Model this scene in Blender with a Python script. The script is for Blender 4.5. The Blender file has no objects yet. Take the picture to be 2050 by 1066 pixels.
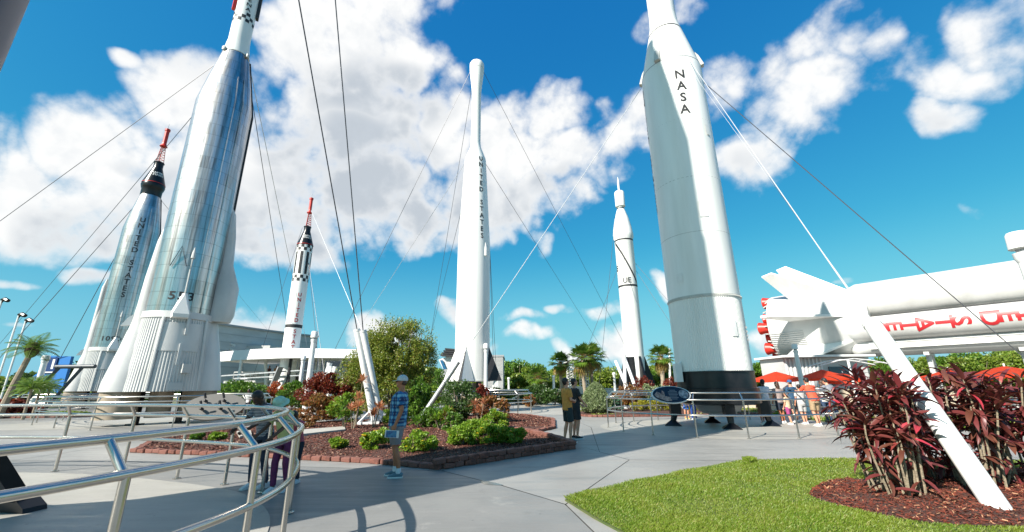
import bpy, bmesh, math, random
import numpy as np
from mathutils import Vector, Matrix, Quaternion, noise as mnoise
random.seed(7); rng = np.random.default_rng(7)
S = bpy.context.scene
COL = S.collection
PI = math.pi
# ------------------------------------------------------------------ camera
FPX, CXP, CYP, PITCH, ROLL, EYE = 816., 1025., 533., math.radians(16.3), math.radians(.65), 1.6
_f = np.array([0, math.cos(PITCH), math.sin(PITCH)]); _u = np.array([0, -math.sin(PITCH), math.cos(PITCH)]); _r = np.array([1., 0, 0])
_U = math.cos(ROLL) * _u + math.sin(ROLL) * _r
_R = math.cos(ROLL) * _r - math.sin(ROLL) * _u
cam_d = bpy.data.cameras.new('camera'); cam = bpy.data.objects.new('camera', cam_d); COL.objects.link(cam)
cam_d.sensor_width = 36; cam_d.lens = FPX / 2050 * 36; cam_d.clip_end = 5000; cam_d.clip_start = .05
cam.matrix_world = Matrix(((_R[0], _U[0], -_f[0], 0), (_R[1], _U[1], -_f[1], 0), (_R[2], _U[2], -_f[2], EYE), (0, 0, 0, 1)))
S.camera = cam
def ray(x, y): return _f + (x - CXP) / FPX * _R - (y - CYP) / FPX * _U
def G(x, y, z=0.):                       # survey: ground position seen at a photo pixel
    d = ray(x, y); t = (z - EYE) / d[2]; return Vector((d[0] * t, d[1] * t, z))
def AY(x, y, Y):                         # survey: position at a known distance along Y
    d = ray(x, y); t = Y / d[1]; return Vector((d[0] * t, Y, EYE + d[2] * t))
def ZAT(p, x, y):                        # height above a known ground position
    d = ray(x, y); t = (p[0] * d[0] + p[1] * d[1]) / (d[0] ** 2 + d[1] ** 2); return EYE + d[2] * t
# ------------------------------------------------------------------ light
SUN_EL = math.radians(37); SUN_DIR = Vector((1, .93, 0)).normalized()      # horizontal travel of light
Ldir = (SUN_DIR * math.cos(SUN_EL) + Vector((0, 0, -math.sin(SUN_EL)))).normalized()
sd = bpy.data.lights.new('sun', 'SUN'); sd.energy = 5.0; sd.angle = math.radians(.53); sd.color = (1, .94, .85)
so = bpy.data.objects.new('sun', sd); COL.objects.link(so); so.rotation_mode = 'QUATERNION'
so.rotation_quaternion = Ldir.to_track_quat('-Z', 'Y'); so.location = (0, 0, 60)
S.view_settings.view_transform = 'Standard'; S.view_settings.look = 'None'; S.view_settings.gamma = 1
S.view_settings.use_curve_mapping = False; S.view_settings.exposure = 1.0
S.render.engine = 'CYCLES'
S.cycles.max_bounces = 6
# ------------------------------------------------------------------ node helpers
class NT:
    def __init__(s, tree): s.t = tree
    def n(s, kind, **kw):
        nd = s.t.nodes.new(kind)
        for k, v in kw.items():
            if k == 'i':
                for kk, vv in v.items():
                    if isinstance(vv, bpy.types.NodeSocket): s.t.links.new(vv, nd.inputs[kk])
                    else: nd.inputs[kk].default_value = vv
            else: setattr(nd, k, v)
        return nd
    def m(s, op, a, b=None, c=None, clamp=False):
        nd = s.t.nodes.new('ShaderNodeMath'); nd.operation = op; nd.use_clamp = clamp
        for i, v in enumerate((a, b, c)):
            if v is None: continue
            if isinstance(v, bpy.types.NodeSocket): s.t.links.new(v, nd.inputs[i])
            else: nd.inputs[i].default_value = v
        return nd.outputs[0]
    def mix(s, f, a, b, blend='MIX'):
        nd = s.t.nodes.new('ShaderNodeMix'); nd.data_type = 'RGBA'; nd.blend_type = blend
        for i, v in ((0, f), (6, a), (7, b)):
            if isinstance(v, bpy.types.NodeSocket): s.t.links.new(v, nd.inputs[i])
            else: nd.inputs[i].default_value = v if i == 0 else (tuple(v) + (1,))[:4]
        return nd.outputs[2]
    def ss(s, v, lo, hi, o0=0., o1=1.):
        nd = s.t.nodes.new('ShaderNodeMapRange'); nd.interpolation_type = 'SMOOTHSTEP'
        s.t.links.new(v, nd.inputs[0]) if isinstance(v, bpy.types.NodeSocket) else None
        for i, x in ((1, lo), (2, hi), (3, o0), (4, o1)):
            if isinstance(x, bpy.types.NodeSocket): s.t.links.new(x, nd.inputs[i])
            else: nd.inputs[i].default_value = x
        return nd.outputs[0]
# ------------------------------------------------------------------ sky
def build_world():
    w = bpy.data.worlds.new('World'); S.world = w; w.use_nodes = True
    t = w.node_tree; t.nodes.clear(); N = NT(t)
    tc = N.n('ShaderNodeTexCoord')
    # cloud bank field : direction -> coverage
    g = bpy.data.node_groups.new('cloud_banks', 'ShaderNodeTree')
    g.interface.new_socket('dir', in_out='INPUT', socket_type='NodeSocketVector')
    g.interface.new_socket('d', in_out='OUTPUT', socket_type='NodeSocketFloat')
    M = NT(g); gi = M.n('NodeGroupInput'); go = M.n('NodeGroupOutput'); wv = gi.outputs[0]
    sx = M.n('ShaderNodeSeparateXYZ', i={0: wv})
    u = M.m('ARCTAN2', sx.outputs[0], sx.outputs[1])
    v = M.m('ARCSINE', M.m('MAXIMUM', M.m('MINIMUM', sx.outputs[2], 1.), -1.))
    def uv(px, py):
        d = ray(px, py); d = d / np.linalg.norm(d); return math.atan2(d[0], d[1]), math.asin(d[2])
    B = [  # px, py, rx, ry, weight  (surveyed cumulus banks)
      (60,400,260,110,1.),(300,370,210,140,1.),(160,300,110,85,.95),(380,190,90,90,.95),(30,330,70,60,.9),(292,124,54,24,.6),(330,150,40,34,.6),(430,330,140,150,1.),
      (700,110,150,110,1.),(620,90,95,90,1.),(800,120,75,90,.95),(720,250,190,130,1.),(600,360,190,130,1.),(740,400,200,110,1.),
      (560,500,130,55,.85),(890,260,80,100,.95),(930,400,110,90,.95),(1010,330,75,90,.85),(860,470,90,45,.7),(1000,430,70,50,.65),
      (1105,215,58,50,.85),(1080,300,105,60,.7),(1020,250,60,60,.6),(1165,320,100,65,.72),(1245,265,75,60,.7),(1085,400,110,65,.76),(1140,390,80,50,.6),(1088,485,28,26,.55),
      (190,550,48,26,.6),(515,650,62,36,.75),(905,635,36,26,.7),(1060,638,66,16,.6),(1070,670,62,20,.75),(1140,700,26,30,.65),(1235,700,46,44,.9),
      (1325,585,22,24,.8),(760,660,60,36,.7),(700,705,60,26,.6),(1000,700,44,40,.5),(1130,620,30,10,.4),(1220,620,60,16,.38),
      (1600,190,150,110,.62),(1540,240,90,60,.6),(1500,320,85,55,.6),(1630,110,80,70,.5),(1690,60,110,90,.54),(1790,70,60,50,.44),(1930,130,110,95,.8),(2010,50,110,90,.78),(1890,230,90,55,.66),(1300,70,50,60,.46),(1350,40,60,40,.38),
      (1545,690,70,40,.85),(1640,690,50,24,.5),(1710,568,36,10,.5),(1440,190,60,70,.34),(1990,400,50,12,.32),(40,570,60,12,.4),(60,670,60,10,.35),
      (460,-60,60,50,.0),(760,-60,150,120,.9),(300,-250,260,120,.5),(1500,-300,300,160,.55),(1100,-500,400,180,.5)]
    f = None; uvv = M.n('ShaderNodeCombineXYZ', i={0: u, 1: v}).outputs[0]
    for (px, py, rx, ry, wgt) in B:
        if wgt <= 0: continue
        wgt = .34 + .66 * wgt
        u0, v0 = uv(px, py); ua, _ = uv(px + rx * .5, py); ub, _ = uv(px - rx * .5, py); _, va = uv(px, py - ry * .5); _, vb = uv(px, py + ry * .5)
        a = abs(ua - ub) * 1.18; b = abs(va - vb) * 1.18
        if a > 2: a = .5
        q = M.n('ShaderNodeVectorMath', operation='MULTIPLY_ADD', i={0: uvv, 1: (1 / a, 1 / b, 0), 2: (-u0 / a, -v0 / b, 0)}).outputs[0]
        r2 = M.n('ShaderNodeVectorMath', operation='DOT_PRODUCT', i={0: q, 1: q}).outputs['Value']
        e = M.m('MULTIPLY_ADD', r2, -wgt, 1.5 * wgt)
        f = e if f is None else M.m('MAXIMUM', f, e)
    M.t.links.new(f, go.inputs[0])
    def banks(vec):
        gn = t.nodes.new('ShaderNodeGroup'); gn.node_tree = g; t.links.new(vec, gn.inputs[0]); return gn.outputs[0]
    dv = N.n('ShaderNodeVectorMath', operation='NORMALIZE', i={0: tc.outputs['Generated']}).outputs[0]
    warp = N.n('ShaderNodeTexNoise', i={'Vector': dv, 'Scale': 5., 'Detail': 2., 'Roughness': .6})
    wv = N.n('ShaderNodeVectorMath', operation='MULTIPLY_ADD', i={0: warp.outputs['Color'], 1: (.17, .17, .15), 2: dv}).outputs[0]
    wv = N.n('ShaderNodeVectorMath', operation='SUBTRACT', i={0: wv, 1: (.085, .085, .075)}).outputs[0]
    upv = N.n('ShaderNodeVectorMath', operation='ADD', i={0: wv, 1: (-.03, 0, .15)}).outputs[0]
    f0 = banks(wv); f1 = banks(upv)
    # outside the surveyed part of the sky cloud goes on, thinned to deepen shade
    bank = N.n('ShaderNodeTexNoise', i={'Vector': dv, 'Scale': 2.3, 'Detail': 1., 'Roughness': .5})
    cosd = N.n('ShaderNodeVectorMath', operation='DOT_PRODUCT', i={0: dv, 1: tuple(_f)}).outputs['Value']
    inn = N.ss(cosd, .30, .55, 1., 0.)
    off = N.m('SUBTRACT', N.m('MULTIPLY', inn, N.ss(bank.outputs[0], .5, .72, -.6, 1.4)), N.m('MULTIPLY', N.m('SUBTRACT', 1., inn), 1.))
    f0 = N.m('MAXIMUM', N.m('MAXIMUM', f0, -1.), off)
    nz = N.n('ShaderNodeTexNoise', i={'Vector': dv, 'Scale': 7.5, 'Detail': 7., 'Roughness': .57, 'Lacunarity': 2.1})
    vo = N.n('ShaderNodeTexVoronoi', feature='F1', i={'Vector': wv, 'Scale': 17., 'Detail': 1.5, 'Roughness': .5})
    n2v = N.n('ShaderNodeVectorMath', operation='ADD', i={0: dv, 1: (-.008, 0, .022)}).outputs[0]
    nz2 = N.n('ShaderNodeTexNoise', i={'Vector': n2v, 'Scale': 7.5, 'Detail': 4., 'Roughness': .57, 'Lacunarity': 2.1})
    d0 = N.m('ADD', N.m('MULTIPLY', f0, 1.), N.m('ADD', N.m('MULTIPLY', N.m('SUBTRACT', nz.outputs[0], .5), 2.25), N.m('MULTIPLY', N.m('SUBTRACT', .5, vo.outputs['Distance']), .5)))
    d0 = N.m('SUBTRACT', d0, .48)
    alpha = N.ss(d0, -.22, .62)
    shade = N.m('MULTIPLY', N.ss(f1, .35, 1.35), N.ss(d0, .1, 1.0))
    sx = N.n('ShaderNodeSeparateXYZ', i={0: dv})
    sky = N.n('ShaderNodeTexSky', sky_type='NISHITA', sun_disc=False, sun_elevation=SUN_EL,
              sun_rotation=math.atan2(-SUN_DIR.x, -SUN_DIR.y), air_density=1.1, dust_density=.5, ozone_density=2.6, altitude=0)
    sc = N.n('ShaderNodeSeparateColor', i={0: sky.outputs[0]})
    K = .105
    r_ = N.m('MULTIPLY', N.m('POWER', N.m('MULTIPLY', sc.outputs[0], K * .85), 1.6), .85 / K)
    g_ = N.m('MULTIPLY', N.m('POWER', N.m('MULTIPLY', sc.outputs[1], K), .85), .96 / K)
    b_ = N.m('MULTIPLY', N.m('POWER', N.m('MULTIPLY', sc.outputs[2], K), .38), .80 / K)
    skc = N.n('ShaderNodeCombineColor', i={0: r_, 1: g_, 2: b_}).outputs[0]
    skc = N.mix(N.ss(sx.outputs[2], -.02, .32, .85, 0.), skc, (.24 / K, .56 / K, .74 / K))
    lit = N.mix(shade, (9.0, 9.0, 8.9), (5.0, 5.45, 5.95))
    det = N.ss(N.m('SUBTRACT', nz2.outputs[0], nz.outputs[0]), -.04, .12)
    lit = N.mix(N.m('MULTIPLY', det, .26), lit, (5.6, 6.1, 6.7))
    col = N.mix(N.m('MULTIPLY', alpha, .97), skc, lit)
    bg = N.n('ShaderNodeBackground', i={'Color': col, 'Strength': .0575})
    ow = N.n('ShaderNodeOutputWorld'); t.links.new(bg.outputs[0], ow.inputs[0])
    w.cycles.sampling_method = 'MANUAL'; w.cycles.sample_map_resolution = 512
build_world()
# ------------------------------------------------------------------ materials
MATS = {}
def mat(name, col, rough=.5, metal=0., col2=None, nscale=3., ndetail=4., namt=1., stretch=(1, 1, 1), bump=0., bscale=None, bdist=.01,
        island=None, objrand=None, spec=.5, coat=0., trans=0., coord='Object', sheen=0, rvar=0.):
    if name in MATS: return MATS[name]
    m = bpy.data.materials.new(name); m.use_nodes = True; t = m.node_tree; N = NT(t); t.nodes.clear()
    out = N.n('ShaderNodeOutputMaterial'); bs = N.n('ShaderNodeBsdfPrincipled')
    t.links.new(bs.outputs[0], out.inputs[0])
    bs.inputs['Roughness'].default_value = rough; bs.inputs['Metallic'].default_value = metal
    bs.inputs['Specular IOR Level'].default_value = spec; bs.inputs['Coat Weight'].default_value = coat
    c = None
    tc = N.n('ShaderNodeTexCoord'); mp = N.n('ShaderNodeMapping', i={'Vector': tc.outputs[coord], 'Scale': stretch})
    vec = mp.outputs[0]
    if col2 is not None:
        nz = N.n('ShaderNodeTexNoise', i={'Vector': vec, 'Scale': nscale, 'Detail': ndetail, 'Roughness': .6})
        f = N.m('MULTIPLY', N.ss(nz.outputs[0], .34, .66), namt)
        c = N.mix(f, col, col2)
        if rvar:
            t.links.new(N.m('ADD', N.m('MULTIPLY', nz.outputs[0], rvar), rough - rvar * .5), bs.inputs['Roughness'])
    if island:
        gi = N.n('ShaderNodeNewGeometry'); 
        c = N.mix(N.ss(gi.outputs['Random Per Island'], island[1], island[2]), c if c is not None else col, island[0])
        if len(island) > 3: c = N.mix(N.ss(N.m('FRACT', N.m('MULTIPLY', gi.outputs['Random Per Island'], 7.77)), island[4], island[5]), c, island[3])
    if objrand:
        oi = N.n('ShaderNodeObjectInfo'); c = N.mix(N.ss(oi.outputs['Random'], objrand[1], objrand[2]), c if c is not None else col, objrand[0])
        if len(objrand) > 3: c = N.mix(N.ss(N.m('FRACT', N.m('MULTIPLY', oi.outputs['Random'], 7.77)), objrand[4], objrand[5]), c, objrand[3])
    if c is None: bs.inputs['Base Color'].default_value = tuple(col) + (1,)
    else: t.links.new(c, bs.inputs['Base Color'])
    if bump:
        b2 = N.n('ShaderNodeTexNoise', i={'Vector': vec, 'Scale': bscale or nscale * 4, 'Detail': 5., 'Roughness': .65})
        bn = N.n('ShaderNodeBump', i={'Strength': bump, 'Distance': bdist, 'Height': b2.outputs[0]}); t.links.new(bn.outputs[0], bs.inputs['Normal'])
    if trans:
        tr = N.n('ShaderNodeBsdfTranslucent')
        if c is None: tr.inputs[0].default_value = tuple(col) + (1,)
        else: t.links.new(c, tr.inputs[0])
        mx = N.n('ShaderNodeMixShader', i={0: trans, 1: bs.outputs[0], 2: tr.outputs[0]}); t.links.new(mx.outputs[0], out.inputs[0])
    MATS[name] = m; return m
white = mat('white_paint', (.80, .80, .775), .42, col2=(.66, .66, .63), nscale=.9, ndetail=8, namt=.8, stretch=(1, 1, .12), rvar=.15, bump=.12, bscale=1.4, bdist=.03)
whiteb = mat('white_paint_plain', (.74, .74, .72), .45, col2=(.64, .64, .62), nscale=2, ndetail=7)
offw = mat('weathered_white', (.52, .52, .49), .5, col2=(.40, .39, .36), nscale=1.3, ndetail=7, stretch=(1, 1, .3))
black = mat('black_paint', (.006, .007, .009), .28, col2=(.014, .014, .016), nscale=2, spec=.35)
blackm = mat('matte_black', (.02, .02, .022), .6)
navy = mat('navy_paint', (.006, .012, .04), .35)
steel = mat('stainless_tube', (.56, .53, .49), .24, 1., col2=(.50, .47, .43), nscale=2.5)
redp = mat('red_paint', (.55, .025, .012), .4, col2=(.45, .02, .01), nscale=4)
redl = mat('red_lettering', (.42, .015, .02), .45)
galv = mat('galvanised_steel', (.5, .52, .53), .5, .6, col2=(.35, .36, .37), nscale=8)
cable_m = mat('cable_steel', (.10, .10, .11), .45, .5)
cable_l = mat('cable_light', (.55, .55, .55), .4, .3)
glassd = mat('dark_glass', (.03, .04, .05), .08, spec=.8)
greyp = mat('grey_paint', (.30, .31, .32), .5)
tan_m = mat('tan_canvas', (.33, .27, .20), .8, col2=(.22, .18, .13), nscale=2, stretch=(1, 1, .3))
def metal_atlas():
    m = bpy.data.materials.new('polished_sheet_steel'); m.use_nodes = True; t = m.node_tree; N = NT(t); t.nodes.clear()
    out = N.n('ShaderNodeOutputMaterial'); bs = N.n('ShaderNodeBsdfPrincipled'); t.links.new(bs.outputs[0], out.inputs[0])
    tc = N.n('ShaderNodeTexCoord'); sx = N.n('ShaderNodeSeparateXYZ', i={0: tc.outputs['Object']})
    ang = N.m('ARCTAN2', sx.outputs[1], sx.outputs[0])
    ring = N.m('FLOOR', N.m('MULTIPLY', sx.outputs[2], 1.45))
    cmb = N.n('ShaderNodeCombineXYZ', i={0: N.m('FLOOR', N.m('MULTIPLY', ang, 1.3)), 1: ring, 2: 0.})
    wn = N.n('ShaderNodeTexWhiteNoise', noise_dimensions='2D', i={'Vector': cmb.outputs[0]})
    st = N.n('ShaderNodeMapping', i={'Vector': tc.outputs['Object'], 'Scale': (2.2, 2.2, .12)})
    nz = N.n('ShaderNodeTexNoise', i={'Vector': st.outputs[0], 'Scale': 2.2, 'Detail': 6., 'Roughness': .6})
    c = N.mix(N.ss(nz.outputs[0], .40, .70), (.58, .575, .57), (.38, .345, .31))
    cv = N.n('ShaderNodeCombineXYZ', i={0: N.m('MULTIPLY', N.m('SINE', ang), 3.2), 1: N.m('MULTIPLY', N.m('COSINE', ang), 3.2), 2: N.m('MULTIPLY', sx.outputs[2], .05)})
    vs_ = N.n('ShaderNodeTexNoise', i={'Vector': cv.outputs[0], 'Scale': 2.4, 'Detail': 5., 'Roughness': .75})
    c = N.mix(N.m('MULTIPLY', N.ss(vs_.outputs[0], .48, .62), .85), c, (.17, .155, .145))  # dark upright columns painted into the colour, standing in for reflected streaks
    c = N.mix(N.m('MULTIPLY', wn.outputs[0], .35), c, (.62, .60, .58))
    sf = N.m('FRACT', N.m('MULTIPLY', sx.outputs[2], 1.45)); seam = N.m('LESS_THAN', sf, .05)
    c = N.mix(N.m('MULTIPLY', seam, .45), c, (.2, .19, .18))
    t.links.new(c, bs.inputs['Base Color']); bs.inputs['Metallic'].default_value = 1
    t.links.new(N.m('ADD', .20, N.m('MULTIPLY', nz.outputs[0], .22)), bs.inputs['Roughness'])
    bs.inputs['Anisotropic'].default_value = .3
    st2 = N.n('ShaderNodeMapping', i={'Vector': tc.outputs['Object'], 'Scale': (1.1, 1.1, .25)})
    n2 = N.n('ShaderNodeTexNoise', i={'Vector': st2.outputs[0], 'Scale': 1.6, 'Detail': 2.})
    h = n2.outputs[0]
    bn = N.n('ShaderNodeBump', i={'Strength': .6, 'Distance': .07, 'Height': h}); t.links.new(bn.outputs[0], bs.inputs['Normal'])
    return m
atlas_m = metal_atlas()
def concrete(name, c1, c2, c3):
    m = bpy.data.materials.new(name); m.use_nodes = True; t = m.node_tree; N = NT(t); t.nodes.clear()
    out = N.n('ShaderNodeOutputMaterial'); bs = N.n('ShaderNodeBsdfPrincipled'); t.links.new(bs.outputs[0], out.inputs[0])
    tc = N.n('ShaderNodeTexCoord')
    a = N.n('ShaderNodeTexNoise', i={'Vector': tc.outputs['Object'], 'Scale': .35, 'Detail': 7., 'Roughness': .6})
    mpb = N.n('ShaderNodeMapping', i={'Vector': tc.outputs['Object'], 'Rotation': (0, 0, .5), 'Scale': (.5, 3.5, 1)})
    b = N.n('ShaderNodeTexNoise', i={'Vector': mpb.outputs[0], 'Scale': 1.1, 'Detail': 8., 'Roughness': .7})
    d = N.n('ShaderNodeTexNoise', i={'Vector': tc.outputs['Object'], 'Scale': 60., 'Detail': 4., 'Roughness': .7})
    oi = N.n('ShaderNodeObjectInfo')
    c = N.mix(N.ss(a.outputs[0], .38, .64), c1, c2); c = N.mix(N.m('MULTIPLY', N.ss(b.outputs[0], .45, .75), .55), c, c3)
    c = N.mix(N.m('MULTIPLY', N.ss(oi.outputs['Random'], 0., 1.), .25), c, c2)
    c = N.mix(N.m('MULTIPLY', N.m('SUBTRACT', d.outputs[0], .5), .8), c, (.9, .9, .9), 'OVERLAY')
    t.links.new(c, bs.inputs['Base Color'])
    t.links.new(N.ss(b.outputs[0], .3, .75, .62, .30), bs.inputs['Roughness']); bs.inputs['Specular IOR Level'].default_value = .22
    vs_ = N.n('ShaderNodeTexVoronoi', i={'Vector': tc.outputs['Object'], 'Scale': 2.6, 'Randomness': 1.}); nn = N.n('ShaderNodeTexNoise', i={'Vector': tc.outputs['Object'], 'Scale': 1.3, 'Detail': 9., 'Roughness': .75})
    c2_ = N.mix(N.m('MULTIPLY', N.ss(vs_.outputs['Distance'], .035, .055, 1., 0.), .45), c, (.06, .06, .058)); c2_ = N.mix(N.m('MULTIPLY', N.ss(nn.outputs[0], .56, .72), .35), c2_, (.09, .088, .08)); c2_ = N.mix(N.m('MULTIPLY', N.ss(nn.outputs[0], .30, .42, 1., 0.), .22), c2_, (.5, .48, .43)); t.links.new(c2_, bs.inputs['Base Color'])
    bn = N.n('ShaderNodeBump', i={'Strength': .18, 'Distance': .003, 'Height': d.outputs[0]}); t.links.new(bn.outputs[0], bs.inputs['Normal'])
    return m
conc = concrete('concrete_walk', (.28, .272, .252), (.225, .22, .205), (.165, .162, .152))
conc_l = concrete('concrete_pad', (.35, .335, .30), (.30, .285, .25), (.24, .225, .19))
conc_d = concrete('concrete_grey', (.215, .212, .20), (.175, .173, .165), (.14, .138, .132))
joint_m = mat('joint_dark', (.05, .05, .048), .8)
grass_m = mat('lawn_soil', (.055, .085, .018), .9, col2=(.085, .10, .03), nscale=5)
blade_m = mat('grass_blade', (.115, .215, .014), .5, col2=(.19, .25, .025), nscale=1.3, ndetail=6, island=((.18, .25, .025), .2, .9, (.32, .30, .09), .82, .97), trans=.35)
mulch_m = mat('mulch_soil', (.08, .032, .022), .95, col2=(.045, .02, .014), nscale=12, bump=.6, bdist=.02)
chip_m = mat('mulch_chip', (.15, .05, .032), .85, island=((.09, .03, .02), .2, .8, (.40, .25, .17), .86, .97))
chip_r = mat('mulch_chip_red', (.17, .034, .016), .85, island=((.09, .022, .012), .2, .8, (.42, .22, .12), .88, .97))
brick_m = mat('edging_block_clay', (.23, .085, .055), .9, col2=(.11, .04, .03), nscale=7, ndetail=7, objrand=((.19, .08, .06), 0, 1), bump=.9, bdist=.02)
ground_m = mat('far_ground', (.09, .11, .04), .95, col2=(.13, .13, .06), nscale=.4)
def leafm(name, c, c2, c3, t=.35, rough=.45): return mat(name, c, rough, island=(c2, .1, .8, c3, .78, .98), trans=t)
lf_olive = leafm('leaf_olive', (.12, .18, .018), (.21, .25, .03), (.34, .27, .07))
lf_green = leafm('leaf_green', (.06, .14, .015), (.11, .22, .02), (.19, .30, .04))
lf_bright = leafm('leaf_bright', (.12, .24, .015), (.20, .32, .025), (.34, .38, .04))
lf_dark = leafm('leaf_dark', (.035, .08, .015), (.06, .12, .022), (.12, .18, .05))
lf_far = leafm('leaf_far', (.12, .20, .02), (.19, .26, .03), (.27, .30, .06))
lf_red = leafm('leaf_red', (.10, .018, .012), (.20, .03, .015), (.30, .09, .03))
lf_orange = leafm('leaf_orange', (.34, .06, .015), (.42, .11, .03), (.2, .03, .012))
lf_bronze = leafm('leaf_bronze', (.16, .09, .025), (.28, .10, .03), (.28, .22, .05))
lf_silver = leafm('leaf_silver', (.16, .22, .09), (.24, .30, .14), (.33, .38, .22))
lf_yellow = leafm('leaf_yellow', (.36, .30, .02), (.24, .27, .03), (.5, .40, .04))
lf_pink = leafm('leaf_salmon', (.45, .16, .08), (.50, .26, .12), (.30, .12, .06))
lf_palm = leafm('palm_leaf', (.08, .16, .02), (.13, .22, .025), (.20, .23, .05), rough=.4)
lf_dead = leafm('palm_dead', (.26, .17, .05), (.33, .23, .06), (.18, .11, .04))
ti_m = mat('ti_leaf', (.095, .030, .022), .42, col2=(.15, .055, .03), nscale=3, objrand=((.15, .032, .032), .2, .8, (.42, .04, .06), .86, .96), trans=.2)
ti_s = mat('ti_leaf_mass', (.075, .020, .020), .38, island=((.14, .028, .032), .2, .8, (.34, .06, .05), .88, .97), trans=.2)
bark = mat('bark', (.16, .12, .085), .9, col2=(.25, .20, .15), nscale=12, stretch=(1, 1, .3), bump=.6, bdist=.02)
barkp = mat('palm_bark', (.22, .17, .12), .9, col2=(.32, .27, .20), nscale=8, stretch=(.3, .3, 4), bump=.6, bdist=.03)
stem_m = mat('ti_stem', (.30, .25, .17), .8, col2=(.16, .13, .09), nscale=25, stretch=(1, 1, 2))
flower_y = mat('yellow_petal', (.8, .55, .02), .5, trans=.3)
flower_w = mat('white_petal', (.75, .75, .70), .5, trans=.3)
flower_r = mat('red_petal', (.6, .06, .03), .5, trans=.3)
stone_m = mat('pale_stone', (.36, .345, .31), .8, col2=(.36, .34, .30), nscale=4, bump=.4)
bluep = mat('blue_panel', (.01, .14, .42), .5); bluedk = mat('dark_blue_panel', (.006, .03, .12), .4)
canv = mat('white_canopy', (.62, .62, .62), .6)
bld_g = mat('building_grey', (.50, .50, .49), .5, col2=(.43, .43, .42), nscale=.3, stretch=(1, 1, 3))
red_canvas = mat('red_umbrella_cloth', (.75, .075, .025), .7, trans=.6)
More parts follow.
